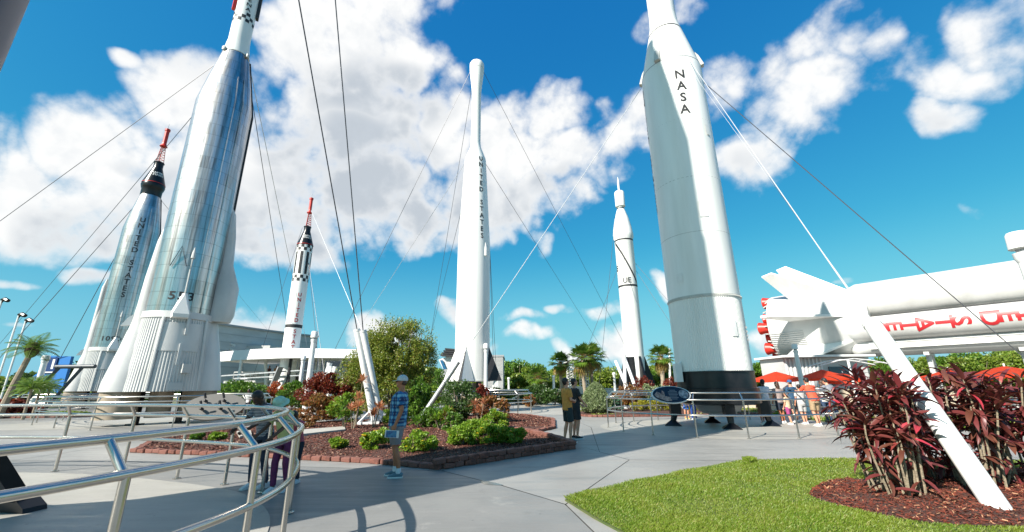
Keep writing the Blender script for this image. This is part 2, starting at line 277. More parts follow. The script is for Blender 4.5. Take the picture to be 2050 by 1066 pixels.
# ------------------------------------------------------------------ object helpers
def link(o, parent=None):
    COL.objects.link(o)
    if parent is not None: o.parent = parent
    return o
def tag(o, label=None, cat=None, group=None, kind=None):
    if label: o['label'] = label
    if cat: o['category'] = cat
    if group: o['group'] = group
    if kind: o['kind'] = kind
    return o
def empty(name, loc, label=None, cat=None, group=None, rz=0.):
    o = bpy.data.objects.new(name, None); o.location = loc; o.rotation_euler = (0, 0, rz); o.empty_display_size = .2
    link(o); return tag(o, label, cat, group)
class MB:
    def __init__(s): s.v = []; s.f = []; s.mi = []; s.cur = 0
    def add(s, vs, fs):
        b = len(s.v); s.v.extend([tuple(p) for p in vs]); s.f.extend([tuple(b + i for i in f) for f in fs]); s.mi.extend([s.cur] * len(fs)); return s
    def box(s, c, d, R=None):
        hx, hy, hz = d[0] / 2, d[1] / 2, d[2] / 2
        vs = [Vector((x, y, z)) for z in (-hz, hz) for y in (-hy, hy) for x in (-hx, hx)]
        if R is not None: vs = [R @ v for v in vs]
        vs = [v + Vector(c) for v in vs]
        return s.add(vs, [(0, 2, 3, 1), (4, 5, 7, 6), (0, 1, 5, 4), (2, 6, 7, 3), (0, 4, 6, 2), (1, 3, 7, 5)])
    def beam(s, a, b, w, h, up=(0, 0, 1)):
        a, b = Vector(a), Vector(b); d = (b - a); L = d.length; y = d.normalized(); x = y.cross(Vector(up))
        if x.length < 1e-4: x = Vector((1, 0, 0))
        x.normalize(); z = x.cross(y); R = Matrix((x, y, z)).transposed()
        return s.box((a + b) / 2, (w, L, h), R)
    def tube(s, pts, r, n=10, closed=False, caps=True):
        pts = [Vector(p) for p in pts]; k = len(pts); rs = r if isinstance(r, (list, tuple)) else [r] * k
        vs = []; ref = Vector((0, 0, 1)); prevx = None
        for i, p in enumerate(pts):
            if closed: d = pts[(i + 1) % k] - pts[i - 1]
            else: d = pts[min(i + 1, k - 1)] - pts[max(i - 1, 0)]
            d.normalize()
            if prevx is None:
                x = d.cross(ref)
                if x.length < .05: x = d.cross(Vector((1, 0, 0)))
            else: x = prevx - d * prevx.dot(d)
            x.normalize(); prevx = x; y = d.cross(x)
            for j in range(n):
                a = 2 * PI * j / n; vs.append(p + (x * math.cos(a) + y * math.sin(a)) * rs[i])
        fs = []
        for i in range(k if closed else k - 1):
            i2 = (i + 1) % k
            for j in range(n): fs.append((i * n + j, i * n + (j + 1) % n, i2 * n + (j + 1) % n, i2 * n + j))
        if caps and not closed: fs.append(tuple(range(n))[::-1]); fs.append(tuple((k - 1) * n + j for j in range(n)))
        return s.add(vs, fs)
    def lathe(s, prof, n=48, flute=0, fd=0., a0=0., a1=2 * PI, c=(0, 0), cap=True, thick=None):
        full = abs(a1 - a0 - 2 * PI) < 1e-6; m = n if full else n + 1; vs = []
        for (r, z) in prof:
            for j in range(m):
                a = a0 + (a1 - a0) * j / n; rr = r
                if flute: rr = r + (fd if (j % 4) in (0, 1) else 0)
                vs.append((c[0] + rr * math.cos(a), c[1] + rr * math.sin(a), z))
        fs = []
        for i in range(len(prof) - 1):
            for j in range(n):
                j2 = (j + 1) % m if full else j + 1
                fs.append((i * m + j, i * m + j2, (i + 1) * m + j2, (i + 1) * m + j))
        if cap and full:
            if prof[0][0] > 1e-4: fs.append(tuple(range(m))[::-1])
            if prof[-1][0] > 1e-4: fs.append(tuple((len(prof) - 1) * m + j for j in range(m)))
        return s.add(vs, fs)
    def prism(s, poly, thick, n=None):              # poly: 3D points, extruded along its normal
        P = [Vector(p) for p in poly]
        if n is None:
            n = Vector((0, 0, 0))
            for i in range(len(P)): n += (P[i] - P[0]).cross(P[(i + 1) % len(P)] - P[0])
            n.normalize()
        n = Vector(n); k = len(P); vs = [p + n * thick / 2 for p in P] + [p - n * thick / 2 for p in P]
        fs = [tuple(range(k)), tuple(range(2 * k - 1, k - 1, -1))] + [(i, i + k, (i + 1) % k + k, (i + 1) % k) for i in range(k)]
        return s.add(vs, fs)
    def ball(s, c, r, n=10, sc=(1, 1, 1)):
        prof = [(max(r * math.sin(PI * i / n), 0), -r * math.cos(PI * i / n)) for i in range(n + 1)]
        b = len(s.v); s.lathe(prof, n=max(8, n), cap=False)
        for i in range(b, len(s.v)):
            v = s.v[i]; s.v[i] = (v[0] * sc[0] + c[0], v[1] * sc[1] + c[1], v[2] * sc[2] + c[2])
        return s
    def mesh(s, name, smooth=True, ang=35):
        me = bpy.data.meshes.new(name); me.from_pydata(s.v, [], s.f)
        if any(s.mi): me.polygons.foreach_set('material_index', s.mi)
        if smooth:
            me.polygons.foreach_set('use_smooth', [True] * len(me.polygons)); me.set_sharp_from_angle(angle=math.radians(ang))
        me.update(); return me
    def build(s, name, m, parent=None, smooth=True, ang=35, loc=None):
        me = s.mesh(name, smooth, ang)
        for x in (m if isinstance(m, (list, tuple)) else [m]): me.materials.append(x)
        o = bpy.data.objects.new(name, me); link(o, parent)
        if loc is not None: o.location = loc
        return o
def poly_obj(name, pts, z, m, parent=None, thick=0.):
    b = MB(); P = [Vector((p[0], p[1], z)) for p in pts]
    a = sum(P[i].x * P[(i + 1) % len(P)].y - P[(i + 1) % len(P)].x * P[i].y for i in range(len(P)))
    if a < 0: P.reverse()
    if thick: b.prism([p - Vector((0, 0, thick / 2)) for p in P], thick, (0, 0, 1))
    else: b.add(P, [tuple(range(len(P)))])
    o = b.build(name, m, parent, smooth=False)
    bm = bmesh.new(); bm.from_mesh(o.data); bmesh.ops.triangulate(bm, faces=[f for f in bm.faces if len(f.verts) > 4]); bm.to_mesh(o.data); bm.free()
    return o
def copy_tree(o, parent=None, **kw):
    c = o.copy(); COL.objects.link(c); c.parent = parent
    for ch in [x for x in o.children]: copy_tree(ch, c)
    return c
def quads(name, V, m, parent=None, k=4, kind=None, smooth=False):   # V: (n,k,3) array
    V = np.asarray(V, np.float32); n = len(V); me = bpy.data.meshes.new(name)
    me.vertices.add(n * k); me.vertices.foreach_set('co', V.reshape(-1)); me.loops.add(n * k); me.loops.foreach_set('vertex_index', np.arange(n * k, dtype=np.int32))
    me.polygons.add(n); me.polygons.foreach_set('loop_start', np.arange(0, n * k, k, dtype=np.int32)); me.update(calc_edges=True); me.validate()
    me.materials.append(m); o = bpy.data.objects.new(name, me); link(o, parent)
    if kind: o['kind'] = kind
    return o
def unit(a): return a / (np.linalg.norm(a, axis=-1, keepdims=True) + 1e-9)
def leaves(P, L, W, updir=.3, out=None, seed=0, droop=0.):
    r = np.random.default_rng(seed); n = len(P)
    d = unit(r.normal(size=(n, 3)) + (out * 1.1 if out is not None else 0) + np.array([0, 0, updir - droop]))
    nn = unit(np.cross(d, r.normal(size=(n, 3)))); sd = np.cross(d, nn)
    l = (L * r.uniform(.65, 1.3, n))[:, None]; w = (W * r.uniform(.7, 1.2, n))[:, None]
    return np.stack([P - d * l * .5, P + sd * w * .5 + nn * w * .18, P + d * l * .5, P - sd * w * .5 + nn * w * .18], 1)
def crown_pts(n, rx, ry, rz, clumps=30, cr=.3, seed=0, fill=.3, bottom=-1., shape=None):
    r = np.random.default_rng(seed)
    d = unit(r.normal(size=(clumps, 3))); rad = r.uniform(fill, .92, clumps) ** .6
    c = d * rad[:, None]; c[:, 2] = np.maximum(c[:, 2], bottom)
    idx = r.integers(0, clumps, n); cs = cr * r.uniform(.6, 1.25, clumps)
    q = unit(r.normal(size=(n, 3))) * (r.uniform(.2, 1, n) ** .5)[:, None] * cs[idx][:, None]
    p = c[idx] + q; p[:, 2] = np.maximum(p[:, 2], bottom - .05)
    if shape: p[:, :2] *= np.array([shape(z) for z in p[:, 2]])[:, None]
    out = unit(p + q * 1.5)
    return p * np.array([rx, ry, rz]), out
def shrub(name, label, cat, base, rx, ry, h, m, n=2500, L=.07, W=.04, clumps=26, cr=.33, seed=1, group=None, stems=5, flowers=None, shape=None, droop=0., z0=0., stemm=None, fmat=None, fsize=.04):
    e = empty(name, base, label, cat, group)
    P, out = crown_pts(n, rx, ry, h / 2, clumps, cr, seed, bottom=-.93, shape=shape); P[:, 2] += h / 2 + z0
    quads('foliage', leaves(P, L, W, out=out, seed=seed, droop=droop), m, e)
    r = random.Random(seed); b = MB()
    for i in range(stems):
        a = r.uniform(0, 2 * PI); q = r.uniform(.2, .7)
        b.tube([(.05 * math.cos(a), .05 * math.sin(a), -.02), (rx * q * .5 * math.cos(a), ry * q * .5 * math.sin(a), h * .4), (rx * q * math.cos(a), ry * q * math.sin(a), h * .8)], [.018 + h * .006, .012 + h * .004, .006], 5)
    b.build('stem', stemm or bark, e)
    if flowers:
        idx = rng.integers(0, len(P), flowers); rr = np.random.default_rng(seed + 5); fp = P[idx] * np.array([1.06, 1.06, 1.02])
        V = []
        for p in fp:
            for k in range(5):
                a = 2 * PI * k / 5 + rr.uniform(0, 1); dd = unit(np.array([math.cos(a), math.sin(a), .35])); s2 = np.array([-math.sin(a), math.cos(a), 0])
                V.append([p, p + dd * fsize * .6 + s2 * fsize * .35, p + dd * fsize, p + dd * fsize * .6 - s2 * fsize * .35])
        quads('flower', np.array(V), fmat or flower_y, e, kind='stuff')
    return e
# ------------------------------------------------------------------ lettering
_gc = {}
def glyph(ch, res=3):
    if ch in _gc: return _gc[ch]
    cu = bpy.data.curves.new('g', 'FONT'); cu.body = ch; cu.resolution_u = res; cu.align_x = 'CENTER'; cu.size = 1.36; cu.offset = .032
    o = bpy.data.objects.new('g', cu); COL.objects.link(o); dg = bpy.context.evaluated_depsgraph_get(); dg.update()
    me = bpy.data.meshes.new_from_object(o.evaluated_get(dg)); bm = bmesh.new(); bm.from_mesh(me)
    bmesh.ops.triangulate(bm, faces=bm.faces)
    for _ in range(3):
        bmesh.ops.subdivide_edges(bm, edges=[q for q in bm.edges if q.calc_length() > .13], cuts=1); bmesh.ops.triangulate(bm, faces=bm.faces)
    xs = [v.co.x for v in bm.verts] or [0]; cx = (min(xs) + max(xs)) / 2
    V = [(v.co.x - cx, v.co.y) for v in bm.verts]; F = [tuple(v.index for v in f.verts) for f in bm.faces]; bm.free()
    bpy.data.objects.remove(o); bpy.data.curves.remove(cu); bpy.data.meshes.remove(me); _gc[ch] = (V, F, (max(xs) - min(xs))); return _gc[ch]
def cyl_text(b, chars, az, z, size, rfun, wide=1., step=None, sub=True, lift=.020, along=False):
    # stacked (or running round) glyphs wrapped round the body; az in radians, z = centre of first glyph
    for k, ch in enumerate(chars):
        if ch == ' ': continue
        V, F, w = glyph(ch); zz = z if along else z - k * step; aa = az + (k * step if along else 0); pts = []
        for (x, y) in V:
            Z = zz + (y - .5) * size; r = rfun(Z) + lift; a = aa + x * size * wide / rfun(zz)
            pts.append((r * math.cos(a), r * math.sin(a), Z))
        b.add(pts, F)
def flat_text(b, s, o, ux, uy, size, wide=1., gap=.18):
    x = 0; ux = Vector(ux); uy = Vector(uy); o = Vector(o); tot = 0; ws = []
    for ch in s: ws.append(.35 if ch == ' ' else glyph(ch)[2]); tot += ws[-1] + gap
    x = -(tot - gap) / 2
    for ch, w in zip(s, ws):
        if ch != ' ':
            V, F, _ = glyph(ch); b.add([o + ux * ((x + w / 2 + p[0]) * size * wide) + uy * ((p[1] - .5) * size) for p in V], F)
        x += w + gap
def interp(prof):
    P = sorted([(z, r) for r, z in prof])
    def f(z):
        if z <= P[0][0]: return P[0][1]
        for (z0, r0), (z1, r1) in zip(P, P[1:]):
            if z <= z1: return r0 + (r1 - r0) * (z - z0) / max(z1 - z0, 1e-6)
        return P[-1][1]
    return f
def band(b, rf, z0, z1, a0=0, a1=2 * PI, lift=.008, n=None, steps=1):
    n = n or max(2, int(abs(a1 - a0) / (2 * PI) * 48))
    b.lathe([(rf(z0 + (z1 - z0) * i / steps) + lift, z0 + (z1 - z0) * i / steps) for i in range(steps + 1)], n=n, a0=a0, a1=a1, cap=False)
# ================================================================== SETTING
def gp(*px): return [G(x, y) for x, y in px]
tag(poly_obj('ground', [(-900, -300), (900, -300), (900, 1500), (-900, 1500)], -.10, ground_m), kind='structure')
pav = poly_obj('pavement', [(-70, -14), (60, -14), (60, 40), (-70, 40)], -.03, joint_m); tag(pav, kind='structure')
# big bays of concrete with recessed joints between them
J0 = [G(885, 943), G(1000, 971), G(1132, 1010), Vector((.9, 5.2, 0)), Vector((1.2, 3.0, 0)), Vector((1.3, -14, 0))]
def inset(pts, d=.012):
    c = sum((Vector((p[0], p[1], 0)) for p in pts), Vector()) / len(pts)
    return [Vector((p[0], p[1], 0)) + (c - Vector((p[0], p[1], 0))).normalized() * d for p in pts]
JL = [G(0, 909), G(266, 909)]
bays = [
  ([(-70, -14), (-12, -14), (-12, 10.6), (-70, 10.6)], conc_d),
  ([(-12, -14), (1.3, -14), J0[4], J0[3], J0[2], J0[1], J0[0], (-10.4, 10.6), (-12, 10.6)], conc_d),
  ([(-70, 10.6), (-12, 10.6), (-12, 24), (-70, 24)], conc),
  ([(-12, 10.6), (-10.4, 10.6), J0[0], (-.2, 11.2), (-.2, 24), (-12, 24)], conc),
  ([J0[0], J0[1], J0[2], G(1260, 921), G(1200, 905), (1.9, 11.6), (-.2, 11.2)], conc),
  ([(-.2, 11.2), (1.9, 11.6), G(1200, 905), (3.0, 17), (2.6, 24), (-.2, 24)], conc),
  ([J0[2], J0[3], J0[4], (1.3, -14), (12, -14), (12, 9.6), G(1500, 923), G(1260, 921)], conc),
  ([G(1200, 905), G(1260, 921), G(1500, 923), (12, 9.6), (12, 14), (12, 24), (2.6, 24), (3.0, 17)], conc),
  ([(12, -14), (60, -14), (60, 24), (12, 24)], conc),
  ([(-70, 24), (-20, 24), (-20, 40), (-70, 40)], conc_d), ([(-20, 24), (0, 24), (0, 40), (-20, 40)], conc), ([(0, 24), (20, 24), (20, 40), (0, 40)], conc_l), ([(20, 24), (60, 24), (60, 40), (20, 40)], conc)]
for P, m in bays: poly_obj('concrete_bay', inset(P), 0., m, pav)
def disc(c, rx, ry=None, rot=0., n=64, z=.004, m=conc_l, name='pad'):
    ry = ry or rx; pts = []
    for i in range(n):
        a = 2 * PI * i / n; x, y = rx * math.cos(a), ry * math.sin(a); pts.append((c[0] + x * math.cos(rot) - y * math.sin(rot), c[1] + x * math.sin(rot) + y * math.cos(rot)))
    o = poly_obj(name, pts, z, m); tag(o, kind='structure'); return o
# splines for rails
def cr(pts, closed=False, k=6):
    P = [Vector((p[0], p[1], 0)) for p in pts]; n = len(P); out = []
    rngi = range(n) if closed else range(n - 1)
    for i in rngi:
        a = P[(i - 1) % n] if closed or i > 0 else P[0] * 2 - P[1]; b = P[i]; c = P[(i + 1) % n]; d = P[(i + 2) % n] if closed or i < n - 2 else P[-1] * 2 - P[-2]
        for j in range(k):
            t = j / k; out.append(.5 * ((2 * b) + (c - a) * t + (2 * a - 5 * b + 4 * c - d) * t * t + (3 * b - a - 3 * c + d) * t ** 3))
    if not closed: out.append(P[-1].copy())
    return out
def railing(name, label, group, feet, centre, closed=True, zl=.65, z2=1.10, z3=1.30, off=.22, r=.03, k=6, base=True, n=10):
    c0 = Vector((centre[0], centre[1], 0)); e = empty(name, c0, label, 'railing', group)
    F = [Vector((p[0], p[1], 0)) - c0 for p in feet]
    def inn(p): return p - p.normalized() * off
    for zz, fn in ((zl, lambda p: p), (z2, lambda p: p), (z3, inn)):
        path = [fn(p) + Vector((0, 0, zz)) for p in cr(F, closed, k)]
        MB().tube(path, r, n, closed=closed).build('rail', steel, e)
    for p in F:
        b = MB().tube([p, p + Vector((0, 0, z2))], r * .92, n).tube([p + Vector((0, 0, z2 - .02)), inn(p) + Vector((0, 0, z3))], r * .85, n)
        if base: b.lathe([(r * 2.1, .005), (r * 2.1, .017), (r, .02)], n=14, c=(p.x, p.y))
        b.build('post', steel, e)
    return e
# near ring, round the rocket stand beside the photographer
NEAR = (-7.52, 3.26)
nf = [(-13.8, 8.6), (-12.0, 9.35), (-9.45, 9.2), (-7.75, 8.85), (-6.27, 8.35), (-5.03, 7.83), (-4.02, 7.22), (-3.0, 6.1), (-2.42, 4.85), (-2.23, 3.85), (-2.38, 2.75), (-2.72, 1.75), (-3.3, .75), (-4.4, -.5), (-6.2, -1.6), (-8.5, -1.9), (-11., -1.2), (-13.4, .8), (-14.8, 3.4), (-15., 6.4)]
pad_pts = [Vector((p[0], p[1], 0)) + (Vector((NEAR[0], NEAR[1], 0)) - Vector((p[0], p[1], 0))).normalized() * .22 for p in nf]
tag(poly_obj('pad', cr(pad_pts, True, 6), .012, conc_l, thick=.02), kind='structure')
railing('railing', 'large near stainless railing curving across the lower left corner', 'railings round rocket stands', nf, (NEAR[0] + .9, NEAR[1] + .3), off=.2, k=10, r=.031, n=16)
# ring round the white rocket with the black base
tf = gp((1218.3, 856.3), (1248.5, 864.4), (1308, 871.7), (1395.9, 877.3), (1499.8, 879.3), (1600.7, 878.5), (1679, 873.5)) + \
     [Vector((11.1, 14.6, 0)), Vector((12.05, 16.4, 0)), Vector((11.7, 18.2, 0)), Vector((10.6, 19.5, 0)), Vector((9.2, 20.1, 0)), G(1376.8, 841.4), G(1317.9, 842), G(1269, 844.2), G(1233.4, 847.6)]
TIT = (8.09, 17.02)
disc((7.7, 16.6), 4.35, 3.85)
railing('railing', 'stainless railing round the tall white rocket with the black base', 'railings round rocket stands', tf, (7.8, 16.7), k=8, r=.026)
# other rings
def circ(c, r, n, a0=0): return [(c[0] + r * math.cos(a0 + 2 * PI * i / n), c[1] + r * math.sin(a0 + 2 * PI * i / n)) for i in range(n)]
ATL, MER, RED, DEL, JUN = (-17.25, 20.91), (-37.1, 38.12), (-23.76, 44.24), (-2.63, 26.89), (15.49, 53.22)
disc((-19.4, 22.6), 6.0, 4.0, rot=.35); 
af = [(-24.55, 22.3), (-23.2, 20.9), (-20.3, 19.2), (-17.4, 17.9), (-14.6, 18.6), (-12.9, 20.6), (-12.9, 22.8), (-14.4, 24.9), (-17.2, 26.0), (-20.6, 26.2), (-23.4, 25.2), (-24.9, 23.9)]
railing('railing', 'stainless railing round the big silver rocket with the white skirt', 'railings round rocket stands', af, (-18.9, 22.2), k=5, r=.027, n=8)
railing('railing', 'far left railing round the smaller silver rocket', 'railings round rocket stands', circ(MER, 5.2, 14), MER, k=4, r=.03, n=6, base=False)
disc(DEL, 4.3)
railing('railing', 'railing behind the red croton round the slim white rocket', 'railings round rocket stands', circ((-2.9, 27.2), 4.1, 14, .2), (-2.9, 27.2), k=4, r=.027, n=8)
# lawn at the right and its kerbless edge
lawn = [G(1131, 1003), G(1200, 983), G(1300, 962), G(1400, 941), G(1490, 924), G(1590, 922), G(1700, 923), (9.5, 9.1), (13, 8.9), (13, 1.0), (2.6, 1.0), G(1250, 1072), G(1190, 1040)]
lw = poly_obj('lawn_soil', lawn, .02, grass_m, thick=.03); tag(lw, kind='structure')
def in_poly(x, y, P):
    c = np.zeros(len(x), bool); n = len(P)
    for i in range(n):
        x0, y0 = P[i][0], P[i][1]; x1, y1 = P[(i + 1) % n][0], P[(i + 1) % n][1]
        k = ((y0 > y) != (y1 > y)); c ^= k & (x < (x1 - x0) * (y - y0) / (y1 - y0 + 1e-12) + x0)
    return c
def scatter(P, n, seed=1, near=False):
    r = np.random.default_rng(seed); xs = [p[0] for p in P]; ys = [p[1] for p in P]; X = []; Y = []; tot = 0
    while tot < n:
        x = r.uniform(min(xs), max(xs), n); y = r.uniform(min(ys), max(ys), n); k = in_poly(x, y, P)
        if near: k &= r.uniform(0, 1, n) < np.clip(near / (x * x + y * y) ** .5, 0, 1) ** 2
        X.append(x[k]); Y.append(y[k]); tot += k.sum()
    return np.concatenate(X)[:n], np.concatenate(Y)[:n]
def blades(name, P, n, h, z, m, seed, near=False, w=.006, holes=None):
    x, y = scatter(P, n, seed, near); r = np.random.default_rng(seed + 1)
    if holes is not None: k = ~in_poly(x, y, holes); x, y = x[k], y[k]
    n = len(x); d = np.hypot(x, y); q = np.maximum(1, d / 6); a = r.uniform(0, 2 * PI, n)
    patch = .75 + .5 * np.sin(x * 2.1 + np.sin(y * 1.7)) * np.cos(y * 2.7 + x)
    H = h * r.uniform(.5, 1.25, n) * patch.clip(.45, 1.3) ; W = w * q
    lean = np.stack([np.cos(a), np.sin(a), np.zeros(n)], 1) * (r.uniform(.2, 1.0, n) * H)[:, None]
    s = np.stack([-np.sin(a + .6), np.cos(a + .6), np.zeros(n)], 1) * W[:, None]
    B = np.stack([x, y, np.full(n, z)], 1); up = np.zeros((n, 3)); up[:, 2] = H
    V = np.stack([B - s, B + s, B + lean * .45 + up * .7 + s * .6, B + lean + up], 1)
    return tag(quads(name, V, m), kind='stuff')
mul = [G(1622, 996), G(1650, 972), G(1700, 963), G(1760, 975), (7.3, 8.0), (8.6, 8.2), (10.5, 7.9), (12., 6.6), (12.2, 5.2), (10.2, 4.6), (7.8, 4.75), G(2045, 1062), G(1960, 1060), G(1850, 1052), G(1760, 1038), G(1680, 1018)]
mulc = cr(mul, True, 4)
# ---- mulch mound
def mound(name, P, z0, hgt, m):
    c = sum((Vector((p[0], p[1], 0)) for p in P), Vector()) / len(P); vs = []; fs = []; n = len(P); rings = 7
    for i in range(rings):
        t = i / (rings - 1)
        for p in P:
            q = c.lerp(Vector((p[0], p[1], 0)), t); h = hgt * (1 - t * t) + (.03 * mnoise.noise(q * 2.) if 0 < i < rings - 1 else 0)
            vs.append((q.x, q.y, z0 + max(h, 0)))
    for i in range(rings - 1):
        for j in range(n): fs.append((i * n + j, i * n + (j + 1) % n, (i + 1) * n + (j + 1) % n, (i + 1) * n + j))
    o = MB().add(vs, fs).build(name, m); tag(o, kind='structure'); return c
cm = mound('mulch_bed', mulc, .035, .10, mulch_m)
def chips(name, P, n, z0, hgt, m, seed, L=.05, near=False):
    x, y = scatter(P, n, seed, near); r = np.random.default_rng(seed + 9)
    c = sum((Vector((p[0], p[1], 0)) for p in P), Vector()) / len(P)
    # relative radius for mound height
    ang = np.arctan2(y - c.y, x - c.x); pa = np.array([math.atan2(p[1] - c.y, p[0] - c.x) for p in P]); pr = np.array([math.hypot(p[0] - c.x, p[1] - c.y) for p in P]); o = np.argsort(pa)
    rr = np.interp(ang, pa[o], pr[o], period=2 * PI); t = np.clip(np.hypot(x - c.x, y - c.y) / rr, 0, 1)
    z = z0 + hgt * (1 - t * t) + r.uniform(.0, .022, n); q = np.maximum(1, np.hypot(x, y) / 7)
    d = unit(r.normal(size=(n, 3)) * np.array([1, 1, .35])); s = unit(np.cross(d, unit(r.normal(size=(n, 3)) * np.array([.5, .5, 1]))))
    B = np.stack([x, y, z], 1); l = (L * r.uniform(.3, 1.2, n) * q)[:, None] * .5; w = (L * .22 * r.uniform(.5, 1.3, n) * q)[:, None] * .5
    return tag(quads(name, np.stack([B - d * l - s * w, B + d * l - s * w, B + d * l + s * w, B - d * l + s * w], 1), m), kind='stuff')
chips('mulch_chips', mulc, 30000, .035, .10, chip_r, 3)
blades('lawn_grass', lawn, 460000, .038, .033, blade_m, 11, near=5.5, w=.0032, holes=mulc)
tuft = [G(1488, 927), G(1500, 920), G(1512, 922), G(1515, 930), G(1500, 933)]
blades('edge_grass_tuft', tuft, 700, .11, .03, blade_m, 12, w=.0035)
# strips of grass further back
for i, P in enumerate(([G(-150, 838), G(190, 833), G(170, 826), G(-150, 822)], [G(-60, 800), G(300, 812), G(120, 806), G(-60, 795)],
          [(4.1, 22.4), (14.5, 22.1), (14.5, 26.5), (3.9, 26.5)], [(12.6, 14.5), (30, 14.5), (30, 21), (12.9, 19.5)])):
    tag(poly_obj('grass_strip', P, .03, grass_m, thick=.04), kind='structure'); blades('strip_grass', P, 9000, .09, .04, blade_m, 30 + i, w=.01)
# ---- the central planting bed with its clay edging blocks
bedo = [G(272, 906), G(400, 911), G(500, 915), G(620, 921), G(740, 927), G(880, 940), G(1020, 918), G(1146, 899), G(1113, 886), G(1060, 872), G(1018, 864), Vector((.35, 14.6, 0)), Vector((1.5, 16.6, 0)), G(1108, 842), G(1060, 834), G(1000, 829), Vector((-3.2, 21.5, 0)), Vector((-8, 20.6, 0)), Vector((-11.5, 16.6, 0)), G(330, 872)]
bs = []
for i in range(len(bedo)): bs += [bedo[i].lerp(bedo[(i + 1) % len(bedo)], t) for t in (0, .25, .5, .75)]
cb = mound('mulch_bed', bs, .07, .12, mulch_m)
chips('mulch_chips', bs, 60000, .07, .12, chip_m, 5, L=.036, near=12)
block = MB()
def block_mesh(seed):
    bm = bmesh.new(); bmesh.ops.create_cube(bm, size=1); r = random.Random(seed)
    for v in bm.verts: v.co = Vector((v.co.x * .245, v.co.y * .17, v.co.z * .10)) + Vector([r.uniform(-.012, .012) for _ in range(3)])
    bmesh.ops.bevel(bm, geom=list(bm.edges), offset=.016, segments=1, affect='EDGES')
    me = bpy.data.meshes.new('edging_block'); bm.to_mesh(me); bm.free(); me.materials.append(brick_m); return me
bms = [block_mesh(i) for i in range(6)]
def edging(label, path, closed, layers=1, step=.262, z=.0, loc=None, sc=1.):
    L = [Vector((p[0], p[1], 0)) for p in path]; e = empty('edging', L[0], label, 'edging', 'clay block edgings')
    if closed: L.append(L[0])
    pos = []; acc = 0
    for ly in range(layers):
        acc = step * .5 * ly
        for a, b in zip(L, L[1:]):
            d = (b - a); ln = d.length
            while acc < ln:
                p = a + d * (acc / ln); pos.append((p, math.atan2(d.y, d.x), z + .05 + .1 * ly)); acc += step
            acc -= ln
    for i, (p, a, zz) in enumerate(pos):
        o = bpy.data.objects.new('block', bms[i % 6]); link(o, e)
        o.location = p - L[0] + Vector((random.uniform(-.01, .01), random.uniform(-.01, .01), zz + random.uniform(-.006, .006))); o.rotation_euler = (random.uniform(-.03, .03), random.uniform(-.03, .03), a + random.uniform(-.05, .05)); o.scale = (1, sc, 1)
    return e
edging('red clay block edging round the central planting bed', bedo, True, 1)
edging('second course of clay blocks along the right point of the central bed', [G(880, 940), G(1020, 918), G(1146, 899), G(1113, 886), G(1060, 872), G(1018, 864)], False, 1, z=.1)
topring = cr([(3.4, 23.1), (4.3, 22.0), (7, 21.9), (10.5, 22.0), (13.5, 22.6), (14, 24.8), (12, 26.6), (7, 27), (4.2, 26.2), (3.2, 24.6)], True, 6)
mound('mulch_bed', topring, .05, .15, mulch_m)
edging('low clay edging round the bed with the cone shaped topiary', topring, True, 1)
edging('clay edging along the left beds by the palms', [(-36, 27.2), (-31, 26.2), (-26.4, 26.8)], False, 1, sc=1.3)
edging('clay edging in front of the orange and green hedge', [(-25, 27.6), (-19, 29.4), (-13, 30.2), (-6.5, 29.6)], False, 1, sc=1.3)
hedgebed = [(-25, 27.7), (-19, 29.5), (-13, 30.3), (-6.5, 29.7), (-6.5, 35), (-25, 35)]
tag(poly_obj('mulch_bed', hedgebed, .04, mulch_m, thick=.05), kind='structure')
# puddle left along the joint
pud = mat('puddle_water', (.155, .145, .125), .16, spec=.3)
tag(poly_obj('puddle', cr([G(962, 963), G(985, 966), G(1008, 972), G(990, 972), G(970, 970)], True, 4), .0045, pud), kind='structure')
# white stone slabs lying in the bed
for i, P in enumerate((gp((596, 876), (688, 868), (690, 875), (604, 886)), gp((472, 876), (500, 874), (502, 884), (478, 888)))):
    tag(poly_obj('stone_slab', [p for p in P], .24 if i == 0 else .2, stone_m, thick=.1), ['long pale stone slab lying on the mulch beside the croton bush', 'short pale stone slab on the mulch behind the two children'][i], 'stone slab')
# ================================================================== ROCKETS
white_l = mat('white_paint_toned_down', (.56, .56, .545), .38, col2=(.45, .45, .435), nscale=.6, ndetail=8, stretch=(1, 1, .6), bump=.1, bscale=1.2, bdist=.03)  # same white, darkened in colour so sunlit faces keep tonal shading
def axis_base(p): return Vector((p[0], p[1], 0))
def ring_of(b, rf, z, w=.05, lift=.01): band(b, rf, z - w / 2, z + w / 2, lift=lift)
def anchor_path(p, q, sag=0.):
    p, q = Vector(p), Vector(q); return [p.lerp(q, t) + Vector((0, 0, -4 * sag * t * (1 - t))) for t in (0, .25, .5, .75, 1)] if sag else [p, q]
def cable(root, a, b, m=cable_m, r=.016, sag=.0, ext=True):
    o = root.location; a, b = Vector(a), Vector(b)
    if ext and b.z > 1.5: b = a + (b - a) * ((a.z - .6) / max(a.z - b.z, .5))
    return MB().tube([Vector(p) - o for p in anchor_path(a, b, sag)], r, 5).build('guy_cable', m, root)
def stand_legs(root, c, feet, ztop, rtop, m=black, w=.26):
    for f in feet:
        f = Vector(f) - Vector((c[0], c[1], 0)); R = Matrix.Rotation(math.atan2(f.y, f.x), 3, 'Z'); b = MB()
        b.box(f * .93 + Vector((0, 0, (ztop + .42) / 2)), (w * 1.5, w * 1.3, ztop - .42), R); b.tube([f * .95 + Vector((0, 0, .44)), f + Vector((0, 0, .12))], [.13, .10], 8)
        b.lathe([(.44, 0), (.43, .03), (.12, .20), (.11, .24)], n=4, a0=.4, a1=.4 + 2 * PI, c=(f.x, f.y)); b.build('leg', m, root, smooth=False)
